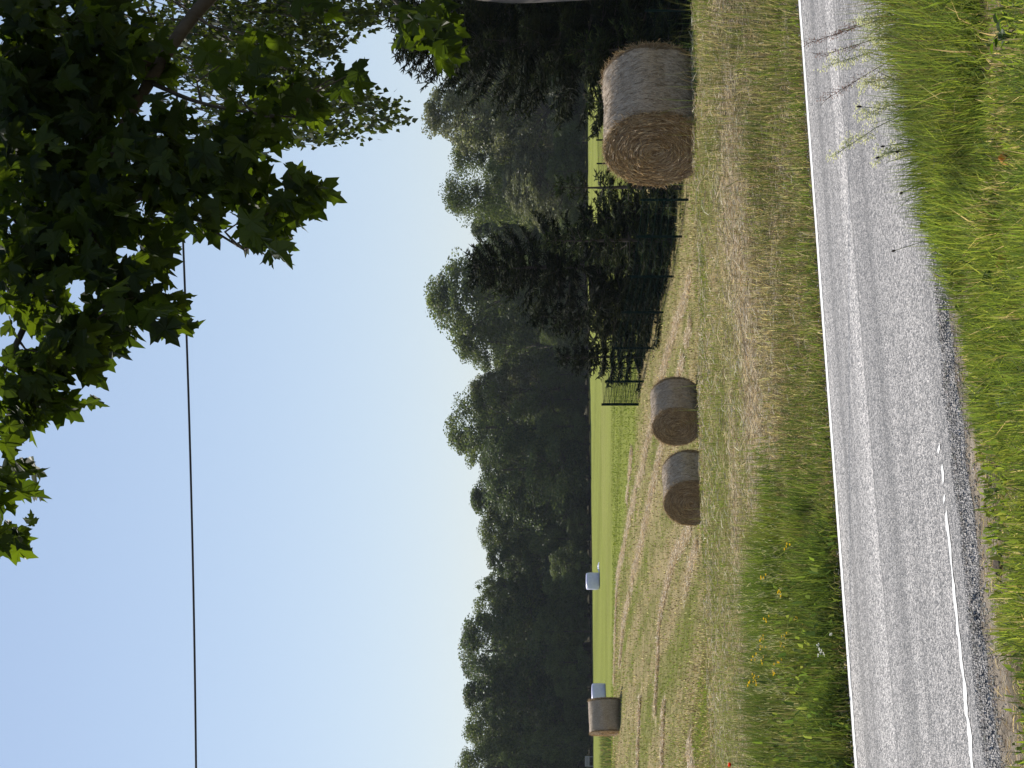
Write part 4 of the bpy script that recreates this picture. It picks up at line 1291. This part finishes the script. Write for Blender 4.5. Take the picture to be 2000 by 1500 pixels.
# ------------------------------------------------------------------ birch behind the maple
def birch():
    r_ = np.random.default_rng(77)
    d0 = 15.5
    bx = (1640 - 750) / F * d0
    root = thing('birch_tree', 'birch with fine drooping twigs of small leaves behind the maple', 'birch tree', (bx, d0, gz(bx, d0)))
    off = np.array(root.location)
    tr = MB()
    Hh = 9.0
    tr.tube([(0, 0, -.3), (.05, 0, 3), (0, .1, 6), (-.1, .1, Hh)], [.16, .12, .08, .02], 12)
    tr.build('trunk', M_bark_birch, root, smooth=True)
    tw = MB(); lf = MB()
    tipV = lambda U: np.interp(U, [1205, 1220, 1240, 1262, 1285, 1310, 1330, 1360, 1400, 1430, 1460, 1500, 1560], [560, 690, 735, 812, 800, 775, 690, 650, 665, 712, 775, 800, 780])
    PA = []
    for k in range(170):
        U = r_.uniform(1212, 1580); d = d0 + r_.uniform(-1.3, 1.3)
        Vt = tipV(U) - abs(r_.normal(0, 75)); V0 = Vt - r_.uniform(160, 380)
        drift = r_.uniform(10, 75)
        pts = []
        for f in np.linspace(0, 1, 9):
            pts.append(np.array(W(U + drift * (1 - f) ** 1.4 + r_.normal(0, 3), V0 + (Vt - V0) * f, d)) - off)
        tw.tube(pts, list(np.linspace(.004, .0012, 9)), 4, cap=False)
        pts = np.array(pts)
        m = int(62 * (Vt - V0) / 300)
        t = r_.random(m) * 8; i = np.minimum(t.astype(int), 7); g = (t - i)[:, None]
        PA.append(pts[i] * (1 - g) + pts[i + 1] * g + r_.normal(0, .026, (m, 3)) + np.array([0, 0, -.015]))
        if r_.random() < .12:
            a = pts[0]; b = np.array([-.0, 0, a[2] + .9])
            tw.tube([b, (a + b) / 2 + np.array([0, 0, .25]), a], [.016, .01, .004], 5, cap=False)
    # upper crown behind the maple
    q = r_.normal(size=(9000, 3)); q /= np.linalg.norm(q, axis=1, keepdims=True)
    Pc = q * (r_.random((9000, 1)) ** .4) * np.array([1.35, 1.6, 2.0]) + np.array([.25, .1, 6.0])
    PA.append(Pc)
    P = np.concatenate(PA); n = len(P)
    td = np.stack([r_.normal(0, .5, n), r_.normal(0, .5, n), -.5 - r_.random(n)], 1); td /= np.linalg.norm(td, axis=1, keepdims=True)
    nr = r_.normal(size=(n, 3)); nr -= td * np.sum(nr * td, 1, keepdims=True); nr /= np.linalg.norm(nr, axis=1, keepdims=True); sd = np.cross(td, nr)
    L = (.035 + .022 * r_.random(n))[:, None]
    V = np.stack([P, P + td * L * .35 + sd * L * .42, P + td * L * 1.1, P + td * L * .35 - sd * L * .42], 1).reshape(-1, 3)
    pal = np.array([(.034, .052, .014), (.042, .064, .016), (.028, .042, .013), (.058, .082, .02)])
    lf.add(V, np.arange(n)[:, None] * 4 + np.array([[0, 1, 2, 3]]), None, np.repeat(pal[r_.integers(0, 4, n)] * (.8 + .4 * r_.random((n, 1))), 4, 0))
    lf.build('foliage', M_birch, root)
    tw.build('twigs', M_bark, root)
birch()

# ------------------------------------------------------------------ wild flowers and tall herbs
M_stem = noise_mat('stem_green', (.05, .08, .02), (.10, .13, .035), 30, .7, 0)
M_stem_red = noise_mat('stem_red', (.11, .06, .035), (.19, .11, .065), 30, .7, 0)
M_dark = noise_mat('seed_head', (.03, .022, .018), (.07, .05, .035), 60, .8, 0)


def petals(mb, c, r, col, n=7, r_=None, up=None):
    c = np.array(c)
    for k in range(n):
        a = 6.28 * k / n + random.random() * .4
        dv = np.array([math.cos(a), math.sin(a) * .6, .45 + .5 * random.random()]); dv /= np.linalg.norm(dv)
        s = np.array([-math.sin(a), math.cos(a), 0]) * r * .45
        mb.add([c, c + dv * r * .6 + s, c + dv * r, c + dv * r * .6 - s], [(0, 1, 2, 3)], None, col)


def flower(name, label, cat, U, V, d, r, col, group, heads=1, spread=.03, lean=0):
    x, y, z = W(U, V, d)
    bx = x + lean + random.uniform(-.05, .05); by = d + random.uniform(-.05, .05)
    g = gz(bx, by)
    o = thing(name, label, cat, (bx, by, g), group=group)
    top = Vector((x - bx, d - by, z - g))
    m = MB(); m.tube([(0, 0, 0), top * .55 + Vector((.01, 0, .02)), top], [.004, .003, .002], 4)
    m.build('stem', M_stem, o)
    m = MB()
    for h in range(heads):
        p = top + Vector((random.uniform(-1, 1) * spread, random.uniform(-1, 1) * spread, random.uniform(-1, 1) * spread)) if h else top
        petals(m, p, r, col)
    m.build('blossom', M_petal, o)
    return o

YEL = [(1210, 1497), (1247, 1488), (1242, 1533), (1283, 1472), (1290, 1488), (1333, 1465), (1333, 1478), (1068, 1537), (1128, 1493), (1157, 1525), (1210, 1553), (1223, 1570), (1320, 1475), (1318, 1512), (1257, 1527), (1293, 1520), (1263, 1490)]
for yy, V in YEL:
    flower('yellow_wildflower', 'yellow wildflower among the tall weeds across the road', 'flower', 1500 - yy, V, 19.8 + random.uniform(-.4, .6), .018, (.75, .52, .02), 'yellow flowers in the far verge', 4, .035)
for yy, V in [(1280, 1600), (1277, 1610), (1271, 1606), (1238, 1623), (1262, 1598)]:
    flower('white_wildflower', 'small white flower low in the weeds by the far road edge', 'flower', 1500 - yy, V, 18.6, .022, (.8, .8, .78), 'white flowers in the far verge', 2, .02)
flower('red_poppy', 'single red poppy at the left edge above the tall weeds', 'flower', 6, 1426, 20.6, .032, (.75, .06, .015), None, 2, .012)
flower('purple_vetch', 'purple vetch blossoms in the near verge grass', 'flower', 1184, 1838, 13.1, .022, (.14, .05, .30), None, 9, .04)
# plantain stalks with dark heads
for yy, V, by_, bV in [(208, 1678, 222, 1800), (286, 1724, 268, 1810), (308, 1714, 270, 1800), (297, 1752, 285, 1810), (377, 1760, 340, 1815), (490, 1745, 458, 1825)]:
    b = hit(1500 - by_, bV + 40); d = b.y
    t = W(1500 - yy, V, d)
    o = thing('plantain_stalk', 'thin dark plantain stalk leaning over the asphalt from the near verge', 'plant', b, group='plantain stalks in front of the road')
    m = MB(); e = t - b
    m.tube([(0, 0, -.02), e * .5 + Vector((0, 0, .03)), e], [.0025, .002, .0018], 4); m.build('stem', M_stem, o)
    m = MB(); m.tube([e * .965, e * .985, e * 1.01, e * 1.035], [.002, .008, .008, .002], 6); m.build('seed_head', M_dark, o)
# rusty dock stalks
for i_, (ty, tV, by_, bV, lab) in enumerate([(86, 1574, 30, 1740, 'tall rusty dock stalk reaching the far line, nearest the right edge'), (196, 1610, 92, 1775, 'rusty dock stalk leaning furthest left over the road'),
                             (110, 1600, 60, 1760, 'short rusty dock stalk between the two tall ones'), (60, 1640, 20, 1750, 'low rusty stalk at the right edge of the near verge')]):
    b = hit(1500 - by_, bV + 30); t = W(1500 - ty, tV, b.y + .05); e = t - b
    o = thing('dock_plant', lab, 'plant', b)
    m = MB(); m.tube([(0, 0, -.02), e * .3 + Vector((.01, 0, .04)), e * .7 + Vector((.0, 0, .03)), e], [.0034, .003, .0024, .0015], 5)
    for k in range(9):
        f = .55 + .05 * k; p = e * f + Vector((0, 0, .02))
        q = p + e.normalized() * .07 + Vector((random.uniform(-.05, .05), random.uniform(-.04, .04), .02))
        m.tube([p, q], [.002, .001], 3)
    m.build('stem', M_stem_red, o)
    m = MB()
    for k in range(80):
        f = .55 + .45 * random.random(); p = e * f + Vector((random.gauss(0, .016), random.gauss(0, .016), .02 + random.gauss(0, .02)))
        petals(m, p, .008, (.20, .085, .05), 3)
    m.build('seed_head', M_petal, o)
# cream bedstraw
for (ty, tV, by_, bV, lab) in [(300, 1635, 200, 1760, 'cream bedstraw spray leaning furthest left over the road'), (125, 1625, 80, 1750, 'cream bedstraw spray in front of the far white line'),
                           (222, 1690, 190, 1770, 'small cream bedstraw spray beside a plantain stalk'), (165, 1690, 130, 1770, 'cream bedstraw spray between the dock stalks'),
                           (40, 1690, 20, 1770, 'cream bedstraw spray at the right edge of the near verge'), (300, 1725, 280, 1790, 'low cream bedstraw spray above the purple vetch'), (70, 1720, 60, 1780, 'low cream bedstraw spray at the foot of the rusty dock')]:
    b = hit(1500 - by_, bV + 45); t = W(1500 - ty, tV, b.y - .05); e = t - b
    o = thing('bedstraw_plant', lab, 'plant', b)
    m = MB(); m.tube([(0, 0, -.02), e * .5 + Vector((0, 0, .035)), e], [.003, .0025, .0015], 4)
    P = []
    for k in range(14):
        f = .5 + .5 * k / 13; p = e * f + Vector((0, 0, .03 * (1 - f)))
        q = p + e.normalized() * .03 + Vector((random.uniform(-.06, .06), random.uniform(-.05, .05), random.uniform(0, .05)))
        m.tube([p, q], .001, 3); P.append(q); P.append((p + q) / 2)
    m.build('stem', M_stem, o)
    m = MB()
    for q in P:
        for k in range(9): petals(m, q + Vector((random.gauss(0, .016), random.gauss(0, .016), random.gauss(0, .014))), .011, (.72, .72, .48), 4)
    m.build('blossom', M_petal, o)
# broad-leaved plants
def broad(U, V, nl, size, lab, col, hgt=.12):
    b = hit(U, V)
    o = thing('broadleaf_weed', lab, 'plant', b)
    st = MB(); m = MB()
    for k in range(nl):
        a = random.random() * 6.28; p = Vector((math.cos(a) * size * .8 * random.random(), math.sin(a) * size * .6 * random.random(), hgt * (.5 + .6 * random.random())))
        st.tube([(0, 0, 0), p * .5 + Vector((0, 0, .02)), p], .0022, 4)
        dv = np.array([math.cos(a), math.sin(a), .35 * random.random()]); s = np.array([-math.sin(a), math.cos(a), .25]); up = np.array([0, 0, 1])
        q = np.array(p); L = size * (.7 + .5 * random.random())
        pts = [q, q + dv * L * .3 + s * L * .32 + up * .01, q + dv * L * .65 + s * L * .28 + up * .012, q + dv * L, q + dv * L * .65 - s * L * .28 + up * .012, q + dv * L * .3 - s * L * .32 + up * .01, q + dv * L * .5 - up * .004]
        m.add(pts, None, [(6, 0, 1), (6, 1, 2), (6, 2, 3), (6, 3, 4), (6, 4, 5), (6, 5, 0)], col)
    st.build('stem', M_stem, o); m.build('leaves', M_maple, o)
broad(1044, 1850, 3, .09, 'plant with pale yellow-green round leaves at the asphalt edge', (.17, .22, .025), .16)
broad(1430, 1990, 9, .07, 'leafy weed in the bare patch at the lower right corner', (.07, .13, .025))
broad(925, 1985, 8, .085, 'broad-leaved weed at the bottom, right of the yellow fallen leaf', (.075, .135, .025), .14)
broad(1180, 1890, 7, .06, 'low leafy weed below the purple vetch', (.10, .17, .03))
broad(700, 1995, 7, .06, 'low leafy weed at the bottom middle of the verge', (.09, .15, .03))
broad(880, 1895, 5, .05, 'small leafy weed beside the bare gravel', (.11, .17, .03), .08)


def fallen(U, V, lab, col, r=.05, cat='leaf', name='fallen_leaf'):
    b = hit(U, V); m = MB()
    p = [(0, 0, .0), (r, .2 * r, .025), (.9 * r, .8 * r, .045), (.2 * r, 1.1 * r, .055), (-.7 * r, .8 * r, .05), (-r, .1 * r, .02), (0, .4 * r, .07)]
    m.add(p, None, [(6, 0, 1), (6, 1, 2), (6, 2, 3), (6, 3, 4), (6, 4, 5), (6, 5, 0)], col)
    o = m.build(name, M_petal); o.location = b + Vector((0, 0, .05)); tag(o, lab, cat)
fallen(985, 1990, 'yellow fallen leaf on the grass near the bottom', (.62, .45, .10), .055)
fallen(1192, 1997, 'orange fallen leaf at the very bottom of the verge', (.65, .28, .06), .04)


def clod(U, V, r, lab):
    b = hit(U, V); m = MB(); r_ = np.random.default_rng(3)
    n, k = 12, 7
    P = []
    for i in range(k + 1):
        th = PI / 2 * i / k
        for j in range(n):
            a = 6.28 * j / n; f = 1 + .3 * (r_.random() - .5)
            P.append((r * f * math.cos(th) * math.cos(a) * 1.2, r * f * math.cos(th) * math.sin(a), r * .8 * math.sin(th) * f))
    q = [(i * n + j, i * n + (j + 1) % n, (i + 1) * n + (j + 1) % n, (i + 1) * n + j) for i in range(k) for j in range(n)]
    m.add(P, q); o = m.build('soil_clod', M_soil, smooth=True); o.location = b + Vector((0, 0, -.01)); tag(o, lab, 'clod')
clod(397, 1955, .06, 'dark clod of earth in the thin grass of the near verge')

# ------------------------------------------------------------------ light, sky, camera
EL, AZ = math.radians(49), math.radians(39)     # sun behind the scene, a little to the left
sv = Vector((-math.cos(EL) * math.sin(AZ), math.cos(EL) * math.cos(AZ), math.sin(EL)))
L = bpy.data.lights.new('sun', 'SUN'); L.energy = 4.6; L.angle = math.radians(.53); L.color = (1, .945, .86)
lo = bpy.data.objects.new('sun', L); COLL.objects.link(lo)
lo.rotation_euler = sv.to_track_quat('Z', 'Y').to_euler(); lo.location = sv * 50

w = bpy.data.worlds.new('World'); sc.world = w; w.use_nodes = True
nt = w.node_tree; nt.nodes.clear()
sky = nt.nodes.new('ShaderNodeTexSky'); sky.sky_type = 'NISHITA'; sky.sun_disc = False
sky.sun_elevation = EL; sky.sun_rotation = -AZ
sky.air_density = 1.0; sky.dust_density = .25; sky.ozone_density = 2.2
bg = nt.nodes.new('ShaderNodeBackground'); bg.inputs['Strength'].default_value = .12
wo = nt.nodes.new('ShaderNodeOutputWorld')
ga = nt.nodes.new('ShaderNodeGamma'); ga.inputs['Gamma'].default_value = .62
hz = nt.nodes.new('ShaderNodeMix'); hz.data_type = 'RGBA'; hz.blend_type = 'MULTIPLY'; hz.inputs[0].default_value = 1
nt.links.new(sky.outputs[0], ga.inputs['Color']); nt.links.new(ga.outputs[0], hz.inputs[6]); hz.inputs[7].default_value = (1.30, 1.335, 1.47, 1)
nt.links.new(hz.outputs[2], bg.inputs['Color']); nt.links.new(bg.outputs[0], wo.inputs['Surface'])

cam = bpy.data.cameras.new('camera'); co = bpy.data.objects.new('camera', cam); COLL.objects.link(co)
cam.sensor_fit = 'HORIZONTAL'; cam.sensor_width = 36.0; cam.lens = F / 2000 * 36.0
cam.shift_x = -(VH - 1000) / 2000.0
cam.clip_start = .1; cam.clip_end = 4000
# phone held sideways: image right = down, image up = scene right
co.matrix_world = Matrix(((0, 1, 0, 0), (0, 0, -1, 0), (-1, 0, 0, ZC), (0, 0, 0, 1)))
sc.camera = co

sc.view_settings.view_transform = 'Standard'; sc.view_settings.look = 'None'
sc.view_settings.exposure = 0.45; sc.view_settings.gamma = 1.0
sc.render.engine = 'CYCLES'
sc.cycles.max_bounces = 6; sc.cycles.diffuse_bounces = 3; sc.cycles.transmission_bounces = 3; sc.cycles.glossy_bounces = 2
sc.cycles.use_denoising = True
sc.cycles.denoiser = 'OPENIMAGEDENOISE'; sc.cycles.denoising_input_passes = 'RGB_ALBEDO_NORMAL'; sc.cycles.denoising_prefilter = 'ACCURATE'
sc.cycles.sample_clamp_indirect = 6

# ------------------------------------------------------------------ summer air
def haze():
    mb = MB(); mb.box((0, 205, 30), (860, 560, 74))
    m, nt, out = newmat('air')
    pv = nt.nodes.new('ShaderNodeVolumePrincipled')
    pv.inputs['Color'].default_value = (.80, .88, 1.0, 1); pv.inputs['Density'].default_value = .00008
    pv.inputs['Anisotropy'].default_value = .3
    nt.links.new(pv.outputs[0], out.inputs['Volume'])
    m.cycles.homogeneous_volume = True; m.cycles.volume_sampling = 'EQUIANGULAR'
    o = mb.build('haze', m)
    tag(o, 'thin bluish summer air between the viewer and the forest', kind='stuff')
    o.visible_shadow = True
haze()
sc.cycles.volume_bounces = 0
